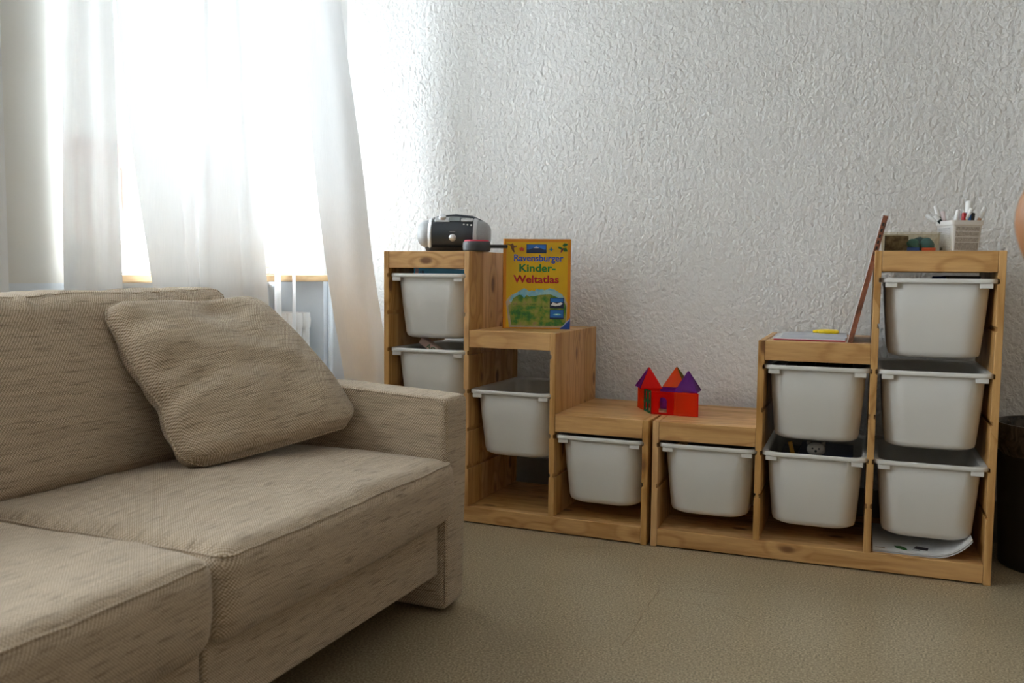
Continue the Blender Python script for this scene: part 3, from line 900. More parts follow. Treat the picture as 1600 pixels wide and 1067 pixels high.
# the atlas
BW, BH, BT = 0.228, 0.306, 0.021
bk = thing('atlas_book', 'yellow children\'s world atlas standing upright on the left shelf middle step', 'book', (0.387, 0.146, H2), math.atan2(0.073, 0.216))
YEL = blotch('yellow_cover', [(0.3, (0.62, 0.355, 0.008)), (0.7, (0.70, 0.43, 0.010))], 6, 0.25)
ORG = plain('orange_cover_edge', (0.62, 0.22, 0.008), 0.25)
cv = obj('front_cover', B(0, BW, 0, 0.0025, 0, BH, bev=0.0008), ORG, bk)
obj('back_cover', B(0, BW, BT - 0.0025, BT, 0, BH, bev=0.0008), ORG, bk)
bm = bmesh.new(); prism(bm, [(0.0, 0.0012), (-0.003, 0.004), (-0.004, BT / 2), (-0.003, BT - 0.004), (0.0, BT - 0.0012), (0.002, BT - 0.002), (0.002, 0.002)], 2, 0, BH); sp = obj('spine', bm, ORG, bk)
obj('spine_label', B(-0.0045, -0.0035, 0.006, 0.015, 0.004, 0.04), plain('spine_blue', (0.02, 0.04, 0.25), 0.3), sp)
obj('page_block', B(0.002, BW - 0.004, 0.003, BT - 0.003, 0.003, BH - 0.003), M['paper'], bk)


def flat(name, pts, m, layer, parent=cv):
    """flat print on the cover; pts as fractions of the cover, x right, y down"""
    bm = bmesh.new(); vs = [bm.verts.new((p[0] * BW, -0.0002 * layer, (1 - p[1]) * BH)) for p in pts]
    bm.faces.new(vs); bmesh.ops.triangulate(bm, faces=bm.faces)
    return obj(name, bm, m, parent)


flat('cover_print', [(0.035, 0.035), (0.955, 0.035), (0.955, 0.985), (0.035, 0.985)], YEL, 1)


def lettering(s, x0, x1, yb, h, col, layer=4, bold=0.026):
    me = text_me(s, (x1 - x0) * BW, None, bold)
    zs = max(v.co.z for v in me.vertices)
    zmin = min(v.co.z for v in me.vertices)
    k = h * BH / zs
    for v in me.vertices: v.co.z *= k
    o = obj('lettering', me, plain('ink_' + s.split()[0].lower().strip('-'), col, 0.3), cv, False, (x0 * BW, -0.0002 * layer, (1 - yb) * BH)); return o


# heights include the descender of the g in the first line
lettering('Ravensburger', 0.15, 0.89, 0.272, 0.100, (0.02, 0.07, 0.36))
lettering('Kinder-', 0.232, 0.775, 0.366, 0.088, (0.01, 0.22, 0.03))
lettering('Weltatlas', 0.142, 0.825, 0.490, 0.088, (0.42, 0.008, 0.006))


def blob(cx, cy, rx, ry, n, jit, seed, y1=2.0):
    rnd = random.Random(seed); return [(cx + rx * math.cos(2 * PI * k / n) * (1 + jit * (rnd.random() - 0.5)), min(y1, cy + ry * math.sin(2 * PI * k / n) * (1 + jit * (rnd.random() - 0.5)))) for k in range(n)]


def landmass(x0, x1, top, base, seed, amp):
    rnd = random.Random(seed); n = 22; up = []
    for k in range(n + 1):
        t = k / n; e = min(1, min(t, 1 - t) * 5); up.append((x0 + (x1 - x0) * t, top + amp * (rnd.random() - 0.5) + (1 - e ** 0.5) * 0.12))
    return up + [(x1 - 0.01, base), (x0 + 0.05, base)]


flat('map_print', landmass(0.035, 0.955, 0.585, 0.985, 3, 0.02), blotch('map_mountain_tan', [(0.35, (0.50, 0.36, 0.22)), (0.65, (0.36, 0.30, 0.20))], 40, 0.3), 2)
flat('sea_print', landmass(0.08, 0.92, 0.565, 0.72, 5, 0.04), blotch('map_sea', [(0.35, (0.10, 0.38, 0.58)), (0.65, (0.35, 0.55, 0.52))], 30, 0.3), 2.5)
flat('land_print', landmass(0.07, 0.94, 0.635, 0.965, 8, 0.045), blotch('map_land', [(0.30, (0.015, 0.09, 0.03)), (0.44, (0.05, 0.20, 0.03)), (0.52, (0.20, 0.26, 0.03)), (0.60, (0.30, 0.30, 0.06)), (0.72, (0.32, 0.19, 0.10))], 30, 0.3, detail=6), 3)
lettering('D E U T S C H L A N D', 0.15, 0.48, 0.735, 0.014, (0.03, 0.03, 0.02), 5, 0.0)
lettering('P O L', 0.57, 0.68, 0.762, 0.013, (0.03, 0.03, 0.02), 5, 0.0)
lettering('TSCHECHIEN', 0.42, 0.60, 0.875, 0.010, (0.05, 0.05, 0.03), 5, 0.0)
rect = lambda a, c, d, e: [(a, d), (c, d), (c, e), (a, e)]
SKY = plain('photo_sky_blue', (0.02, 0.15, 0.50), 0.3); DKB = plain('photo_dark_blue', (0.008, 0.02, 0.06), 0.3); SNOW = plain('photo_snow', (0.75, 0.78, 0.82), 0.3)
flat('picture', rect(0.335, 0.635, 0.058, 0.158), DKB, 4); flat('picture', rect(0.345, 0.625, 0.064, 0.118), SKY, 5)
flat('picture', [(0.345, 0.125), (0.42, 0.105), (0.48, 0.090), (0.56, 0.104), (0.625, 0.125), (0.625, 0.15), (0.345, 0.15)], DKB, 6)
flat('picture', [(0.44, 0.099), (0.48, 0.084), (0.53, 0.098), (0.49, 0.101)], SNOW, 7)
flat('picture', rect(0.695, 0.905, 0.652, 0.768), DKB, 6); flat('picture', rect(0.705, 0.895, 0.658, 0.70), SKY, 7)
flat('picture', [(0.71, 0.735), (0.74, 0.70), (0.80, 0.715), (0.86, 0.70), (0.89, 0.715), (0.85, 0.735), (0.78, 0.742)], SNOW, 8)
flat('picture', rect(0.695, 0.905, 0.782, 0.888), DKB, 6); flat('picture', rect(0.702, 0.898, 0.787, 0.872), SKY, 7)
flat('picture', [(0.74, 0.838), (0.78, 0.828), (0.83, 0.828), (0.87, 0.838), (0.83, 0.846), (0.78, 0.846)], plain('photo_reef', (0.20, 0.62, 0.62), 0.3), 8)
flat('picture', [(0.775, 0.836), (0.81, 0.832), (0.82, 0.838), (0.79, 0.842)], SNOW, 9)
LOGO = plain('logo_blue', (0.01, 0.06, 0.35), 0.3)
flat('logo', [(1.0, 0.875), (1.0, 1.0), (0.845, 1.0)], LOGO, 8)
lg = text_me('Ravensburger', 0.036, 0.006, 0.01); o_ = obj('logo_lettering', lg, M['white'], cv, False, (0.895 * BW, -0.0018, 0.006), (0, -math.atan2(0.125 * BH, 0.155 * BW), 0))
st = []
for k in range(10):
    a = -PI / 2 + k * PI / 5; r_ = 1 if k % 2 == 0 else 0.5; st.append((0.265 + 0.042 * r_ * math.cos(a), 0.113 + 0.031 * r_ * math.sin(a)))
flat('starfish_print', st, plain('ink_red_star', (0.55, 0.06, 0.01), 0.3), 5)
st = []
for k in range(8):
    a = -PI / 2 + k * PI / 4; r_ = 1 if k % 2 == 0 else 0.38; st.append((0.705 + 0.042 * r_ * math.cos(a), 0.115 + 0.032 * r_ * math.sin(a)))
flat('compass_print', st, plain('ink_teal', (0.02, 0.20, 0.22), 0.3), 5)
BRN = plain('ink_brown', (0.22, 0.09, 0.02), 0.3); GRN = plain('ink_leaf', (0.03, 0.14, 0.02), 0.3); MAR = plain('ink_maroon', (0.16, 0.01, 0.02), 0.3)
flat('gecko_print', [(0.04, 0.05), (0.09, 0.062), (0.13, 0.048), (0.15, 0.075), (0.19, 0.072), (0.195, 0.09), (0.15, 0.10), (0.135, 0.12), (0.16, 0.148), (0.145, 0.15), (0.115, 0.122), (0.12, 0.09), (0.10, 0.075), (0.05, 0.065)], BRN, 5)
flat('plant_print', [(0.80, 0.085), (0.84, 0.082), (0.87, 0.10), (0.86, 0.118), (0.82, 0.105)], GRN, 5)
flat('plant_print', [(0.87, 0.07), (0.90, 0.045), (0.95, 0.05), (0.945, 0.07), (0.90, 0.085)], GRN, 5)
flat('plant_print', [(0.87, 0.10), (0.93, 0.095), (0.955, 0.135), (0.90, 0.14)], GRN, 5)
flat('plant_print', [(0.86, 0.105), (0.89, 0.10), (0.875, 0.135), (0.845, 0.155), (0.85, 0.13)], MAR, 6)

# ------------------------------------------------------------------ magnetic tile castle
Z3 = H3 + 0.0002
cs = thing('magnetic_tile_castle', 'red, purple and green see-through tile castle on the two low shelf tops', 'toy', (0.95, 0.205, Z3))
cso = Vector((0.95, 0.205, 0))
TC = dict(scarlet=tinted('scarlet_tile', (1.0, 0.28, 0.12), (1.0, 0.11, 0.025), 0.45), red=tinted('red_tile', (1.0, 0.14, 0.09), (0.95, 0.022, 0.012), 0.42), orange=tinted('orange_tile', (1.0, 0.38, 0.10), (1.0, 0.17, 0.015), 0.42),
          purple=tinted('purple_tile', (0.62, 0.22, 0.75), (0.30, 0.035, 0.42), 0.36), green=tinted('green_tile', (0.10, 0.80, 0.45), (0.005, 0.33, 0.17), 0.5),
          lime=tinted('lime_tile', (0.55, 0.75, 0.10), (0.20, 0.33, 0.02), 0.28))
S_ = 0.074


def place(a, b2):
    """frame whose x runs from a to b2 on the shelf top and z points up"""
    a, b2 = Vector((a[0], a[1], 0)) - cso, Vector((b2[0], b2[1], 0)) - cso
    x = (b2 - a).normalized(); z = Vector((0, 0, 1)); y = z.cross(x)
    return Matrix(((x.x, y.x, z.x, a.x), (x.y, y.y, z.y, a.y), (x.z, y.z, z.z, 0), (0, 0, 0, 1)))


def square_tile(a, b2, col, kind='plain'):
    mt = place(a, b2); bm = bmesh.new(); w, t = S_, 0.0028; fr = 0.0065
    for q in ((0, fr, 0, w), (w - fr, w, 0, w), (fr, w - fr, 0, fr), (fr, w - fr, w - fr, w)): box(bm, q[0], q[1], -t, t, q[2], q[3], bev=0.0008)
    if kind == 'plain':
        box(bm, fr, w - fr, -0.001, 0.001, fr, w - fr)
        for s in (1, -1): box(bm, -0.0012, 0.0012, -0.0016, 0.0016, -w * 0.32, w * 0.32, mat=Matrix.Translation((w / 2, 0, w / 2)) @ Matrix.Rotation(s * PI / 4, 4, 'Y'))
    elif kind == 'window':
        for k in (1, 2):
            p0 = fr + (w - 2 * fr) * k / 3
            if k == 1: box(bm, fr, w - fr, -t, t, w / 2 - 0.004, w / 2 + 0.004)
        box(bm, w / 2 - 0.0035, w / 2 + 0.0035, -t, t, fr, w - fr)
    else:   # arched doorway
        x0, x1, zs = 0.34 * w, 0.70 * w, 0.58 * w
        arch = [(x0, fr)] + [((x0 + x1) / 2 - (x1 - x0) / 2 * math.cos(PI * k / 10), zs + (x1 - x0) / 2 * math.sin(PI * k / 10)) for k in range(11)] + [(x1, fr)]
        outer = [(fr, fr)] + [(fr + (w - 2 * fr) * k / 10, w - fr) for k in range(11)] + [(w - fr, fr)]
        for y in (-0.001, 0.001):
            A = [bm.verts.new((p[0], y, p[1])) for p in arch]; C = [bm.verts.new((p[0], y, p[1])) for p in outer]
            for i in range(len(A) - 1): bm.faces.new((A[i], A[i + 1], C[i + 1], C[i]))
        for i in range(len(arch) - 1):
            p, q = Vector((arch[i][0], 0, arch[i][1])), Vector((arch[i + 1][0], 0, arch[i + 1][1]))
            d = (q - p).normalized(); nn = Vector((-d.z, 0, d.x))
            vs = [bm.verts.new(v) for v in (p + Vector((0, -t, 0)), q + Vector((0, -t, 0)), q + Vector((0, t, 0)), p + Vector((0, t, 0)))]; bm.faces.new(vs)
    for v in bm.verts: v.co = mt @ v.co
    return obj('square_tile', bm, TC[col], cs)


p0, p1, p2 = (0.911, 0.141), (0.986, 0.141), (1.061, 0.141)
l1, l2 = (0.873, 0.204), (0.835, 0.267)
r1, r2 = (1.023, 0.204), (0.985, 0.267)
square_tile(p0, p1, 'red', 'door'); square_tile(p1, p2, 'scarlet')
square_tile(l1, p0, 'green', 'window'); square_tile(l2, l1, 'orange')
square_tile(l2, (0.91, 0.267), 'red'); square_tile((0.91, 0.267), r2, 'purple')
square_tile(p2, r1, 'red'); square_tile(r1, r2, 'orange')


def tri_tile(a, b2, ap, col):
    pts = [Vector(q) - cso for q in (a, b2, ap)]; c = (pts[0] + pts[1] + pts[2]) / 3
    n = (pts[1] - pts[0]).cross(pts[2] - pts[0]).normalized()
    bm = bmesh.new()
    for th, s0, s1 in ((0.0024, 1.0, 0.78), (0.001, 0.80, 0.0)):
        o = [c + (q - c) * s0 for q in pts]
        if s1:
            i_ = [c + (q - c) * s1 for q in pts]
            for s in (1, -1):
                A = [bm.verts.new(q + n * th * s) for q in o]; C = [bm.verts.new(q + n * th * s) for q in i_]
                for k in range(3): bm.faces.new((A[k], A[(k + 1) % 3], C[(k + 1) % 3], C[k]))
                if s == 1: A1, C1 = A, C
                else:
                    for k in range(3):
                        bm.faces.new((A[k], A[(k + 1) % 3], A1[(k + 1) % 3], A1[k])); bm.faces.new((C[k], C[(k + 1) % 3], C1[(k + 1) % 3], C1[k]))
        else:
            prev = [bm.verts.new(q + n * th) for q in o]; pr2 = [bm.verts.new(q - n * th) for q in o]
            bm.faces.new(prev); bm.faces.new(pr2[::-1])
    return obj('triangle_tile', bm, TC[col], cs)


def roof(cx, cy, ang, cols, h=0.066, s=0.072):
    zt = S_ + 0.001
    cr = [(cx + s / math.sqrt(2) * math.cos(ang + PI / 4 + k * PI / 2), cy + s / math.sqrt(2) * math.sin(ang + PI / 4 + k * PI / 2), zt) for k in range(4)]
    ap = (cx, cy, zt + h)
    for k in range(4): tri_tile(cr[k], cr[(k + 1) % 4], ap, cols[k])


# sides in order: back, left, front, right
roof(0.880, 0.226, 0.48, ['orange', 'purple', 'red', 'red'])
roof(0.957, 0.300, 0.0, ['red', 'orange', 'orange', 'lime'], 0.064, 0.074)
roof(1.020, 0.186, 0.05, ['purple', 'purple', 'purple', 'purple'], 0.064)

# ------------------------------------------------------------------ on the right shelf: folder, drawing, scissors, picture book
def Rthing(name, label, cat, x, y, z, rz=0.0, group=None): return thing(name, label, cat, RW(x, y, z), RZ + rz, group)


fo = Rthing('folder', 'thin crimson folder under the white drawing on the right shelf middle step', 'folder', 0.44, 0.20, H2)
bm = bmesh.new(); box(bm, -0.095, 0.105, -0.155, 0.15, 0.0, 0.0035, bev=0.001); obj('folder_cover', bm, plain('crimson_card', (0.36, 0.02, 0.05), 0.4), fo)
bm = B(-0.093, 0.103, -0.151, 0.148, 0.0036, 0.0052); obj('folder_sheet', bm, M['paper'], fo)
pp = bmesh.new(); NX, NY = 14, 14; gv = {}
for i in range(NX + 1):
    for j in range(NY + 1):
        x = -0.106 + 0.212 * i / NX; y = -0.148 + 0.29 * j / NY
        z = 0.0 + 0.004 * (1 - math.exp(-((i / NX) * 4) ** 2)) + 0.0012 * math.sin(3 * x * 10 + y * 14) * (i / NX) - 0.0 + 0.0015
        gv[i, j] = pp.verts.new((x, y, z + (0.0035 if i > 1 else 0)))
for i in range(NX):
    for j in range(NY): pp.faces.new((gv[i, j], gv[i + 1, j], gv[i + 1, j + 1], gv[i, j + 1]))
bmesh.ops.solidify(pp, geom=pp.faces[:], thickness=0.0004)
dr = tag(obj('paper_sheet', pp, blotch('drawing_paper', [(0.40, (0.70, 0.71, 0.76)), (0.5, (0.86, 0.86, 0.87))], 14, 0.7, (1, 6, 1)), None, True), 'white sheet with faint pencil drawing lying under the yellow scissors', 'paper')
dr.location = RW(0.440, 0.205, H2 + 0.0012); dr.rotation_euler = (0, 0, RZ + 0.02)
YP = plain('bright_yellow_plastic', (0.86, 0.62, 0.0), 0.3)
sc_ = Rthing('scissors', 'small scissors with yellow plastic handles on the drawing paper', 'scissors', 0.445, 0.285, H2 + 0.0105, 0.06)


def ringbar(cx, cy, rx, ry, z, r):
    bm = bmesh.new(); tube(bm, [(cx + rx * math.cos(2 * PI * k / 20), cy + ry * math.sin(2 * PI * k / 20), z) for k in range(21)], r, 8, False); return bm


for s in (-1, 1):
    obj('handle', ringbar(0.045, s * 0.017, 0.026, 0.014, 0.005, 0.0055), YP, sc_, True)
    bm = bmesh.new(); tube(bm, [(0.0, s * 0.002, 0.004), (0.015, s * 0.008, 0.005), (0.024, s * 0.012, 0.005)], [0.004, 0.0055, 0.0055], 8); obj('shank', bm, YP, sc_, True)
    bm = bmesh.new(); prism(bm, [(0.0, -0.005), (0.005, 0.005), (-0.03, 0.004), (-0.045, s * 0.002)], 2, 0.003 + 0.0012 * s, 0.0042 + 0.0012 * s); obj('blade', bm, M['steel'], sc_)
pbk = Rthing('picture_book', 'large thin picture book leaning against the tallest right column', 'book', 0.549, 0.03, H2)
lean = math.atan2(0.082, 0.362); LH, LT, LW = 0.371, 0.015, 0.30
pbk.rotation_euler = (0, lean, RZ)
COVL = blotch('faded_pink_cover', [(0.35, (0.52, 0.42, 0.39)), (0.65, (0.60, 0.55, 0.53))], 5, 0.25)
SPN = blotch('mottled_brown_spine', [(0.35, (0.05, 0.025, 0.015)), (0.55, (0.30, 0.10, 0.05)), (0.7, (0.34, 0.25, 0.16))], 30, 0.4, (1, 1, 0.5))
e0 = 0.0135 * math.sin(lean) + 0.0006
obj('front_cover', B(0, 0.002, 0.0, LW, e0 * 0, LH, bev=0.0005), COVL, pbk)
obj('back_cover', B(LT - 0.002, LT, 0.0, LW, 0.004, LH, bev=0.0005), SPN, pbk)
ps_ = obj('spine', B(0.0018, LT - 0.0018, 0.0, 0.002, 0.002, LH - 0.001, bev=0.0005), SPN, pbk)
obj('page_block', B(0.002, LT - 0.002, 0.002, LW - 0.004, 0.003, LH - 0.004), M['paper'], pbk)
for k in range(6):
    z = LH - 0.115 + k * 0.017
    bm = bmesh.new(); box(bm, 0.005, 0.0105, -0.0006, 0.0002, z, z + 0.009); obj('spine_mark', bm, plain('spine_print_dark', (0.02, 0.015, 0.012), 0.5), ps_)

# clear box of cards
cb = Rthing('clear_plastic_box', 'low smoky see-through plastic box of cards and small toys beside the pen cup', 'box', 0.708, 0.165, H1)
SMK = tinted('smoky_clear_plastic', (0.95, 0.93, 0.87), (0.42, 0.36, 0.24), 0.05)
bm = bmesh.new(); o1 = [rrect(0.074, 0.060, 0.012, 0.0, 4), rrect(0.0775, 0.0635, 0.013, 0.0525, 4), rrect(0.081, 0.067, 0.014, 0.0535, 4), rrect(0.081, 0.067, 0.014, 0.0555, 4), rrect(0.076, 0.062, 0.012, 0.0555, 4), rrect(0.0725, 0.0585, 0.011, 0.0015, 4)]
loft(bm, o1); obj('box_shell', bm, SMK, cb, 40)
cards = blotch('old_photo_card', [(0.3, (0.03, 0.022, 0.015)), (0.5, (0.22, 0.17, 0.10)), (0.7, (0.38, 0.30, 0.20))], 45, 0.3)


def Rbox(name, label, cat_, m, x, y, z, sx, sy, sz, rz=0.0, ry=0.0, bev=0.001, group=None, rx=0.0):
    o = obj(name, B(-sx / 2, sx / 2, -sy / 2, sy / 2, 0, sz, bev=bev), m, None)
    o.location = RW(x, y, z); o.rotation_euler = (rx, ry, RZ + rz); return tag(o, label, cat_, group)


Rbox('photo_card', 'brown printed card standing at the left front of the smoky box', 'card', cards, 0.672, 0.118, H1 + 0.002, 0.060, 0.002, 0.044, 0.0, 0.03)
Rbox('photo_card', 'dark printed card standing behind the brown one in the smoky box', 'card', blotch('dark_card', [(0.4, (0.02, 0.02, 0.02)), (0.6, (0.12, 0.10, 0.07))], 40, 0.3), 0.668, 0.150, H1 + 0.002, 0.055, 0.003, 0.046, 0.1)
for i, (x, y, r, c, lb) in enumerate(((0.716, 0.128, 0.020, (0.03, 0.16, 0.15), 'small dark teal lump of modelling dough left of centre in the smoky box'),
                                      (0.752, 0.135, 0.021, (0.02, 0.13, 0.16), 'small dark teal lump of modelling dough at the right in the smoky box'),
                                      (0.735, 0.165, 0.024, (0.03, 0.10, 0.12), 'dark blue-green lump of modelling dough at the back of the smoky box'))):
    bm = bmesh.new(); bmesh.ops.create_icosphere(bm, subdivisions=3, radius=r)
    for v in bm.verts: v.co += v.co.normalized() * 0.004 * nz(v.co, 70, i * 3.3); v.co.z = max(v.co.z * 0.95, -r * 0.8) + r * 0.8
    o = obj('dough_lump', bm, plain('dough_%d' % i, c, 0.6), None, True); o.location = RW(x, y, H1 + 0.0018 if i != 2 else H1 + 0.0018); tag(o, lb, 'toy')
Rbox('toy_brick', 'flat blue brick at the bottom front of the smoky box', 'toy', plain('blue_brick', (0.01, 0.06, 0.28), 0.35), 0.716, 0.109, H1 + 0.002, 0.034, 0.008, 0.010)
Rbox('toy_brick', 'flat orange brick at the bottom right of the smoky box', 'toy', plain('orange_brick', (0.50, 0.07, 0.02), 0.35), 0.756, 0.109, H1 + 0.002, 0.036, 0.008, 0.009)

# pen cup
pc = Rthing('pen_cup', 'square white plastic tub with printed label holding pens on the tallest right shelf', 'cup', 0.838, 0.185, H1, 0.44)
bm = bmesh.new(); n = 4
loft(bm, [rrect(0.036, 0.036, 0.006, 0.0, n), rrect(0.038, 0.038, 0.006, 0.002, n), rrect(0.0445, 0.0445, 0.007, 0.076, n), rrect(0.0468, 0.0468, 0.007, 0.0765, n), rrect(0.048, 0.048, 0.007, 0.089, n),
          rrect(0.0455, 0.0455, 0.006, 0.089, n), rrect(0.0435, 0.0435, 0.006, 0.070, n), rrect(0.0365, 0.0365, 0.005, 0.003, n)])
tub = obj('tub', bm, plain('white_tub_plastic', (0.78, 0.76, 0.73), 0.35), pc, 40)
tl = math.atan2(0.0065, 0.074)
obj('label', B(-0.0345, 0.0345, -0.0004, 0.0003, 0.0, 0.066), print_rows('grey_label_print', (0.50, 0.46, 0.41), (0.24, 0.215, 0.19), 0.0036), tub, False, (0, -0.0389, 0.006), (tl, 0, 0))
obj('label', B(-0.0300, 0.0300, -0.0004, 0.0003, 0.0, 0.064), print_rows('white_label_print', (0.72, 0.71, 0.70), (0.55, 0.54, 0.53), 0.005), tub, False, (-0.0389, 0, 0.006), (tl, 0, -PI / 2))
for k in range(5):
    bm = bmesh.new(); box(bm, -0.006 + 0.0028 * k, -0.0045 + 0.0028 * k, -0.0006, 0.0, 0.002, 0.018); obj('barcode', bm, M['black'], tub, False, (-0.0395, 0.020, 0.004), (0, 0, -PI / 2))
for k, zz in enumerate((0.021, 0.036, 0.052)):
    bm = B(-0.0345, 0.0345, -0.0008, 0.0, 0, 0.0015); obj('label_band', bm, M['paper'], tub, False, (0, -0.0392 - zz * math.tan(tl), 0.006 + zz), (tl, 0, 0))
WH = (0.80, 0.79, 0.77)
PENS = [((.752, 1.022), (.774, 1.002), 'white felt pen leaning furthest left in the pen cup', (.7, .68, .67), WH, .0062), ((.774, 1.046), (.782, 1.018), 'tall white-capped pen left in the pen cup', (.02, .06, .05), WH, .0058),
        ((.773, 1.018), (.785, 1.003), 'short stubby white pen with dark end beside the tall left pen', (.01, .02, .02), WH, .0066), ((.793, 1.031), (.796, 1.007), 'pale pink-capped pen in the pen cup', (.20, .02, .10), (.68, .58, .58), .0066),
        ((.833, 1.032), (.829, 1.008), 'white-capped pen with red barrel in the middle of the pen cup', (.45, .01, .02), WH, .0062), ((.842, 1.035), (.838, 1.016), 'slim white pen just behind the red-barrelled one', (.6, .6, .6), WH, .005),
        ((.861, 1.058), (.860, 1.006), 'thick white and blue glue stick, tallest in the pen cup', (.02, .16, .50), WH, .0095), ((.848, 1.024), (.848, 1.005), 'dark red capped pen left of the glue stick', (.35, .005, .01), (.40, .005, .01), .0062),
        ((.868, 1.035), (.853, 1.015), 'white-capped pen with orange end slanting across the glue stick', (.70, .30, .10), WH, .0056), ((.872, 1.024), (.872, 1.004), 'black pen right of the glue stick', (.012, .010, .010), (.015, .012, .012), .0062),
        ((.905, 1.040), (.892, 1.008), 'white-capped pen leaning furthest right in the pen cup', (.62, .36, .22), WH, .006)]
for i, (tp, rm, lab, bc, cc, r) in enumerate(PENS):
    yb = 0.185 + (-0.012 if i in (8, 4, 7) else 0.012 if i in (5,) else 0.0)
    if i == 0: yb = 0.21
    if i in (1, 3): yb = 0.195
    if i == 10: yb = 0.205
    a = Vector((tp[0], yb, tp[1])); d = (a - Vector((rm[0], yb, rm[1]))).normalized()
    bz = H1 + 0.008
    # the foot of the pen, kept inside the tub
    tlen = min((a.z - bz) / d.z, 0.15); ft = a - d * tlen
    ft.x = min(max(ft.x, 0.838 - 0.026), 0.838 + 0.026); ft.y += (0.185 - ft.y) * 0.5
    d = (a - ft).normalized(); Ln = (a - ft).length
    cap = 0.034 if i not in (6,) else 0.034
    if i == 2: cap = 0.018
    t = thing('felt_pen' if i != 6 else 'glue_stick', lab, 'pen' if i != 6 else 'glue', RW(*ft), 0, 'pens in the white tub')
    c_, s_ = math.cos(RZ), math.sin(RZ); dw = Vector((c_ * d.x - s_ * d.y, s_ * d.x + c_ * d.y, d.z))
    t.rotation_euler = dw.to_track_quat('Z', 'Y').to_euler()
    bm = bmesh.new(); lathe(bm, [(r * 0.5, 0), (r * 0.9, 0.003), (r * 0.9, Ln - cap)], 14); obj('barrel', bm, plain('pen_barrel_%d' % i, bc, 0.35), t, 40)
    bm = bmesh.new(); lathe(bm, [(r, Ln - cap), (r, Ln - 0.004), (r * 0.85, Ln - 0.001), (r * 0.5, Ln)], 14); obj('cap', bm, plain('pen_cap_%d' % i, cc, 0.35), t, 40)

# ------------------------------------------------------------------ things in the bins
def Lbox(name, label, cat_, m, x, y, z, sx, sy, sz, rot=(0, 0, 0), bev=0.002):
    o = obj(name, B(-sx / 2, sx / 2, -sy / 2, sy / 2, 0, sz, bev=bev), m, None); o.location = (x, y, z); o.rotation_euler = rot; return tag(o, label, cat_)


BLU = plain('sky_blue_cover', (0.05, 0.42, 0.74), 0.35)
bb = thing('blue_book', 'blue book standing tilted in the top left bin under the radio', 'book', (0.172, 0.080, 0.6285), 0, None, (0, 0.045, 0))
cvb = obj('cover', B(-0.104, 0.104, -0.009, -0.0065, 0.003, 0.2255, bev=0.0006), BLU, bb); obj('cover', B(-0.104, 0.104, 0.0065, 0.009, 0.003, 0.2255, bev=0.0006), BLU, bb)
obj('page_block', B(-0.102, 0.100, -0.0064, 0.0064, 0.005, 0.2235), M['paper'], bb)
obj('cover_label', B(-0.098, -0.086, -0.0096, -0.009, 0.195, 0.220), plain('pink_label', (0.60, 0.40, 0.42), 0.4), cvb)
for k in range(3): obj('cover_mark', B(-0.078 + k * 0.006, -0.075 + k * 0.006, -0.0096, -0.009, 0.205, 0.214), plain('cover_ink', (0.01, 0.05, 0.15), 0.4), cvb)
BRC = blotch('brown_board', [(0.3, (0.10, 0.06, 0.035)), (0.7, (0.22, 0.13, 0.07))], 12, 0.5)
fl = 0.573 + 0.0066 - 0.218
Lbox('cardboard_box', 'brown printed game box filling the second left bin', 'box', BRC, 0.180, 0.245, fl + 0.001, 0.19, 0.23, 0.186)
Lbox('blue_box', 'small blue carton at the right in the second left bin', 'box', plain('carton_blue', (0.02, 0.06, 0.22), 0.4), 0.262, 0.23, fl + 0.1885, 0.03, 0.12, 0.035)
lb = thing('letter_block', 'pale pink block with green letters sticking up from the second left bin', 'toy', (0.140, 0.085, fl + 0.206), 0, None, (0, 0.50, -0.15))
bl = obj('block', B(-0.052, 0.052, -0.013, 0.013, 0.0, 0.026, bev=0.002), plain('pale_pink_wood', (0.52, 0.36, 0.30), 0.5), lb)
lt = text_me('AO', 0.042, 0.019, 0.02); obj('lettering', lt, plain('letter_green', (0.02, 0.13, 0.05), 0.5), bl, False, (-0.018, -0.0134, 0.003))
flr = 0.317 + 0.0066 - 0.218
Rbox('cardboard_box', 'flat brown box inside the right shelf lowest bin', 'box', BRC, CX(0) + 0.02, 0.24, flr + 0.001, 0.19, 0.22, 0.190)
wbk = Rbox('wooden_block', 'plain wooden block tilted up at the left of the right shelf lowest bin', 'toy', M['beam'], CX(0) - 0.095, 0.058, flr + 0.198, 0.024, 0.024, 0.055, 0.35, 0.75)
Rbox('toy_crate', 'dark blue toy crate inside the right shelf middle column lower bin', 'box', plain('navy_plastic', (0.008, 0.02, 0.09), 0.4), CX(1) + 0.028, 0.225, flr + 0.001, 0.155, 0.22, 0.196)
bm = bmesh.new(); bmesh.ops.create_icosphere(bm, subdivisions=3, radius=0.024)
sr = thing('plush_head', 'small grey plush animal head peeping out of the toy bin', 'toy', RW(CX(1) + 0.003, 0.10, flr + 0.197), RZ)
for v in bm.verts: v.co = Vector((v.co.x * 1.1, v.co.y, v.co.z * 0.85 + 0.021)) + v.co.normalized() * 0.002 * nz(v.co, 120, 2)
obj('head', bm, plain('grey_plush', (0.32, 0.29, 0.25), 0.95), sr, True)
for s in (-1, 1):
    bm = bmesh.new(); bmesh.ops.create_icosphere(bm, subdivisions=2, radius=0.008); obj('ear', bm, plain('plush_ear', (0.25, 0.22, 0.19), 0.95), sr, True, (s * 0.02, 0.004, 0.038))
    bm = bmesh.new(); bmesh.ops.create_icosphere(bm, subdivisions=2, radius=0.0028); obj('eye', bm, M['black'], sr, True, (s * 0.009, -0.0225, 0.026))
bm = bmesh.new(); bmesh.ops.create_icosphere(bm, subdivisions=2, radius=0.004); obj('nose', bm, M['black'], sr, True, (0, -0.0245, 0.019))
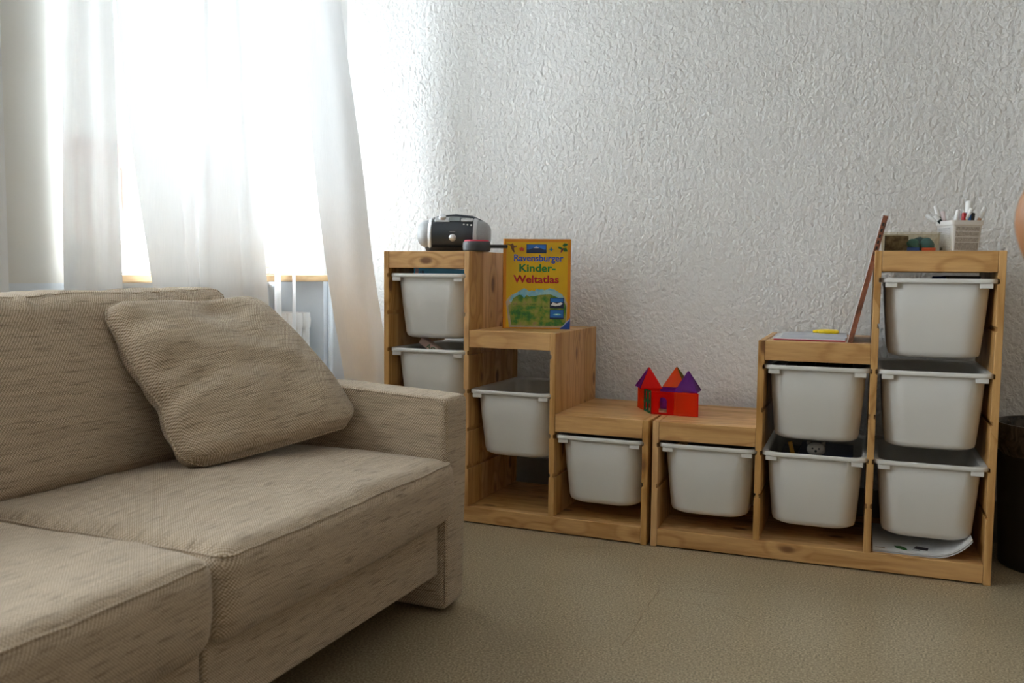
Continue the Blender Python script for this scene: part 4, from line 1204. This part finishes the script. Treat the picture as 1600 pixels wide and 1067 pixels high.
Rbox('toy_brick', 'yellow bar leaning up at the left of the toy bin', 'toy', plain('ochre_plastic', (0.45, 0.24, 0.02), 0.4), CX(1) - 0.062, 0.11, flr + 0.19, 0.012, 0.014, 0.045, 0.2, -0.25)
Rbox('toy_crate', 'long low dark crate at the left in the toy bin', 'box', plain('dark_teal_crate', (0.02, 0.04, 0.05), 0.5), CX(1) - 0.078, 0.21, flr + 0.001, 0.05, 0.22, 0.186)
flm = 0.573 + 0.0066 - 0.218
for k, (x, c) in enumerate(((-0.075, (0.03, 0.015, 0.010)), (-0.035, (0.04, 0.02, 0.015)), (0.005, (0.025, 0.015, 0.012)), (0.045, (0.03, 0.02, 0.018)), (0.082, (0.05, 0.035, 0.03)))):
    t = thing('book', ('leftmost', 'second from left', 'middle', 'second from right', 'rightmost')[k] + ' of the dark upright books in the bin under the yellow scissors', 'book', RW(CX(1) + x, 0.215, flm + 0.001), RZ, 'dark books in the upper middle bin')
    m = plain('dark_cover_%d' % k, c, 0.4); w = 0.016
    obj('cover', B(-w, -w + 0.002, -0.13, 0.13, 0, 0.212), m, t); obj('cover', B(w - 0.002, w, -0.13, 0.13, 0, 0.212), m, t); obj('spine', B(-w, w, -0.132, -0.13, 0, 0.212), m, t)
    obj('page_block', B(-w + 0.002, w - 0.002, -0.13, 0.127, 0.003, 0.209), plain('dark_pages_%d' % k, (0.07, 0.045, 0.03), 0.8), t)  # page block given a very dark brown
flt = 0.829 + 0.0066 - 0.218
Rbox('cardboard_box', 'dark brown box filling the bin under the pen cup', 'box', plain('dark_card', (0.06, 0.045, 0.035), 0.6), CX(2) + 0.075, 0.235, flt + 0.001, 0.085, 0.20, 0.225, 0, 0)
Rbox('cardboard_box', 'lower grey box in the bin under the pen cup', 'box', plain('grey_card', (0.20, 0.19, 0.18), 0.6), CX(2) - 0.02, 0.235, flt + 0.001, 0.09, 0.20, 0.209)
kn = Rthing('toy_knife', 'flat grey-bladed toy knife with blue handle on top of the bin under the pen cup', 'toy', CX(2) + 0.01, 0.165, flt + 0.2105)
bm = bmesh.new(); prism(bm, [(-0.075, 0.0), (-0.015, -0.009), (-0.015, 0.009), (-0.04, 0.006)], 2, 0.002, 0.006); obj('blade', bm, M['rubber'], kn)
obj('handle', B(-0.016, 0.022, -0.011, 0.011, 0, 0.014, bev=0.004, seg=2), plain('royal_blue_plastic', (0.008, 0.03, 0.20), 0.35), kn)

# curled paper stack on the base of the tallest right column
st_ = Rthing('paper_stack', 'stack of white paper sheets curling up at the right under the bottom bin', 'paper', CX(2), 0.04, H0 - 0.002)
for k in range(6):
    bm = bmesh.new(); prof = []
    off = 0.0014 * k
    for i in range(25):
        s = i / 24 * (0.275 - 0.004 * (k % 3)); fx = 0.150
        if s < fx: prof.append((-0.137 + s, 0.0006 + off))
        else:
            R_ = 0.125 - off; a = (s - fx) / R_; prof.append((-0.137 + fx + R_ * math.sin(a), 0.0006 + off + R_ * (1 - math.cos(a))))
    y0 = -0.016 + 0.0015 * ((k * 7) % 4)
    up = []
    for i, q in enumerate(prof):
        p_, n_ = prof[max(i - 1, 0)], prof[min(i + 1, 24)]
        tx, tz = n_[0] - p_[0], n_[1] - p_[1]; l_ = math.hypot(tx, tz); up.append((q[0] - tz / l_ * 0.0007, q[1] + tx / l_ * 0.0007))
    prism(bm, prof + up[::-1], 1, y0, y0 + 0.29); bmesh.ops.triangulate(bm, faces=[f for f in bm.faces if len(f.verts) > 4])
    sh = obj('sheet', bm, M['paper'], st_)
    if k == 5:
        ztop = 0.0006 + off + 0.0009
        for nm, pts, c in (('green_print', [(-0.075, 0.02), (-0.055, 0.005), (-0.045, 0.008), (-0.048, 0.03), (-0.062, 0.045), (-0.08, 0.04)], (0.02, 0.13, 0.02)), ('dark_print', [(-0.03, 0.03), (0.008, 0.022), (0.012, 0.05), (-0.02, 0.06)], (0.05, 0.035, 0.045)),
                           ('brown_print', [(-0.13, 0.005), (-0.105, 0.005), (-0.105, 0.012), (-0.13, 0.012)], (0.25, 0.15, 0.08)), ('grey_print', [(-0.032, 0.012), (-0.012, 0.01), (-0.012, 0.02), (-0.032, 0.022)], (0.4, 0.4, 0.42))):
            b3 = bmesh.new(); b3.faces.new([b3.verts.new((p[0], p[1], ztop)) for p in pts]); obj(nm, b3, plain('ink_' + nm, c, 0.6), sh)

# ------------------------------------------------------------------ waste bin with liner
wb = thing('waste_bin', 'black waste bin with dark liner bag beside the right shelf', 'bin', (2.062, 0.300, 0.0))
bm = bmesh.new(); lathe(bm, [(0.126, 0.0), (0.130, 0.004), (0.150, 0.405), (0.153, 0.41), (0.153, 0.418), (0.147, 0.418), (0.145, 0.405), (0.124, 0.008)], 44); obj('tub', bm, M['black'], wb, 40)
bm = bmesh.new(); rings = []
for rr, z, jr in ((0.1495, 0.335, 0.004), (0.1535, 0.345, 0.003), (0.1555, 0.38, 0.002), (0.1555, 0.417, 0.001), (0.1535, 0.4205, 0.001), (0.149, 0.421, 0.001), (0.1425, 0.41, 0.002), (0.138, 0.33, 0.006), (0.128, 0.16, 0.010), (0.10, 0.06, 0.012)):
    rings.append([((rr + jr * nz((math.cos(a) * 3, math.sin(a) * 3, z * 9), 2.5, 3) + jr * 0.6 * math.sin(a * 9)) * math.cos(a), (rr + jr * nz((math.cos(a) * 3, math.sin(a) * 3, z * 9), 2.5, 3) + jr * 0.6 * math.sin(a * 9)) * math.sin(a), z + (0.010 * nz((math.cos(a), math.sin(a), 0), 2.2, 7) if z < 0.34 and rr > 0.148 else 0)) for a in [2 * PI * k / 60 for k in range(60)]])
loft(bm, rings, False, True); obj('liner_bag', bm, M['bag'], wb, 70)

# ------------------------------------------------------------------ person at the right edge, only the bent elbow reaches the picture
SKIN = blotch('warm_skin', [(0.4, (0.20, 0.085, 0.032)), (0.6, (0.225, 0.097, 0.038))], 9, 0.5)


def skin(name, verts, edges, rad, m, parent, root=0, roots=()):
    me = bpy.data.meshes.new(name); me.from_pydata([Vector(v) for v in verts], edges, [])
    o = bpy.data.objects.new(name, me); COL.objects.link(o); o.parent = parent; me.materials.append(m)
    md = o.modifiers.new('skin', 'SKIN'); md.use_smooth_shade = True; md.branch_smoothing = 0.6
    lay = me.skin_vertices[0]
    for i, r in enumerate(rad):
        lay.data[i].radius = r if isinstance(r, tuple) else (r, r); lay.data[i].use_root = i == root or i in roots
    sb = o.modifiers.new('sub', 'SUBSURF'); sb.levels = 2; sb.render_levels = 2
    return o


pr = thing('person', 'person at the right edge with one bare elbow bent into view', 'person', (2.058, -1.29, 0))
# x to the picture's right, y towards the shelves (the way the person faces)
V = [(0, 0, .72), (0, .005, .88), (0, 0, 1.02), (0, -.005, 1.11), (0, .005, 1.165), (0, .012, 1.215), (0, .018, 1.29), (0, .015, 1.345)]
Ed = [(i, i + 1) for i in range(7)]
Rd = [(.105, .08), (.098, .075), (.105, .078), (.07, .055), (.04, .042), (.055, .062), (.07, .082), (.055, .066)]


def chain(start, pts, rs):
    prev = start
    for p, r in zip(pts, rs): V.append(p); Rd.append(r); Ed.append((prev, len(V) - 1)); prev = len(V) - 1
    return prev


wl = chain(3, [(-.125, -.005, 1.095), (-.20, 0, 1.02), (-.268, -.002, .925), (-.250, .02, .875), (-.185, .05, .79), (-.150, .06, .745), (-.118, .055, .715)], [.044, .037, .033, .033, .029, .022, (.018, .028)])
wr = chain(3, [(.125, -.005, 1.095), (.165, 0, .97), (.185, .01, .86), (.19, .04, .76), (.19, .065, .66), (.19, .075, .61)], [.044, .037, .032, .03, .023, (.018, .028)])
for s in (-1, 1): chain(0, [(s * .065, 0, .66), (s * .075, .005, .52), (s * .08, .01, .38), (s * .082, 0, .24), (s * .084, -.01, .09), (s * .086, .01, .045), (s * .09, .09, .028), (s * .092, .13, .022)], [.075, .062, .05, .046, .034, .034, .03, .022])
nroots = []


def finger(base, d, bend, L, r):
    base = Vector(base); d = Vector(d).normalized(); bend = Vector(bend); i0 = len(V); nroots.append(i0)
    p = base
    for k, (f, rr) in enumerate(((0, 1), (.45, 1), (.75, .92), (1.0, .75))):
        q = base + d * L * f + bend * L * f * f; V.append(tuple(q)); Rd.append(r * rr)
        if k: Ed.append((len(V) - 2, len(V) - 1))


for k, (dz, L) in enumerate(((0.018, .052), (.006, .058), (-.006, .054), (-.017, .044))):
    finger((-.120, .058 - .003 * k, .717 + dz), (.75, .35, -.45), (.1, .3, -.2), L, .0072)
    finger((.190, .078 + dz, .612), (0, .12, -1), (-.12, .1, 0), L, .0072)
finger((-.135, .045, .735), (.35, -.75, -.2), (.2, -.1, 0), .042, .0085); finger((.178, .095, .635), (-.2, .8, -.8), (-.1, .0, -.2), .042, .0085)
skin('body', V, Ed, Rd, SKIN, pr, 0, nroots)
sv = [(0, 0, .78), (0, .005, .88), (0, 0, 1.02), (0, -.005, 1.10), (0, 0, 1.125), (-.125, -.005, 1.095), (-.17, -.002, 1.05), (.125, -.005, 1.095), (.147, -.002, 1.04)]
skin('shirt', sv, [(0, 1), (1, 2), (2, 3), (3, 4), (3, 5), (5, 6), (3, 7), (7, 8)], [(.128, .102), (.122, .097), (.128, .10), (.105, .084), (.060, .058), .064, .060, .064, .060], plain('shirt_cotton', (0.35, 0.40, 0.45), 0.9), pr, 1)
tv = [(0, 0, .80), (0, 0, .70), (-.068, 0, .64), (-.076, .005, .50), (-.08, .008, .42), (.068, 0, .64), (.076, .005, .50), (.08, .008, .42)]
skin('shorts', tv, [(0, 1), (1, 2), (2, 3), (3, 4), (1, 5), (5, 6), (6, 7)], [(.118, .092), (.122, .096), .088, .078, .074, .088, .078, .074], plain('shorts_cotton', (0.06, 0.08, 0.12), 0.9), pr, 1)
hb = bmesh.new(); bmesh.ops.create_icosphere(hb, subdivisions=4, radius=1)
for v in list(hb.verts):
    if (v.co.y > 0.25 and v.co.z < 0.45) or v.co.z < -0.75: hb.verts.remove(v)
for v in hb.verts: v.co = Vector((v.co.x * .082, v.co.y * .096 + .010, v.co.z * .105 + 1.305)) * 1.0 + v.co.normalized() * 0.004 * nz(v.co, 6, 2)
obj('hair', hb, plain('brown_hair', (0.09, 0.05, 0.025), 0.6), pr, True)
fc = lambda nm, r, loc, m, s=(1, 1, 1): (lambda b_: ([setattr(v, 'co', Vector((v.co.x * s[0], v.co.y * s[1], v.co.z * s[2]))) for v in b_.verts], obj(nm, b_, m, pr, True, loc)))((lambda b_: (bmesh.ops.create_icosphere(b_, subdivisions=3, radius=r), b_)[1])(bmesh.new()))
for s in (-1, 1):
    fc('eye', .0105, (s * .027, .088, 1.285), M['white']); fc('pupil', .0055, (s * .027, .0955, 1.285), M['black']); fc('ear', .02, (s * .073, .012, 1.27), SKIN, (.4, .7, 1.1))
fc('nose', .013, (0, .102, 1.262), SKIN, (.8, .9, 1.3)); fc('mouth', .018, (0, .09, 1.232), plain('lips', (0.42, 0.13, 0.10), 0.5), (1, .45, .3))
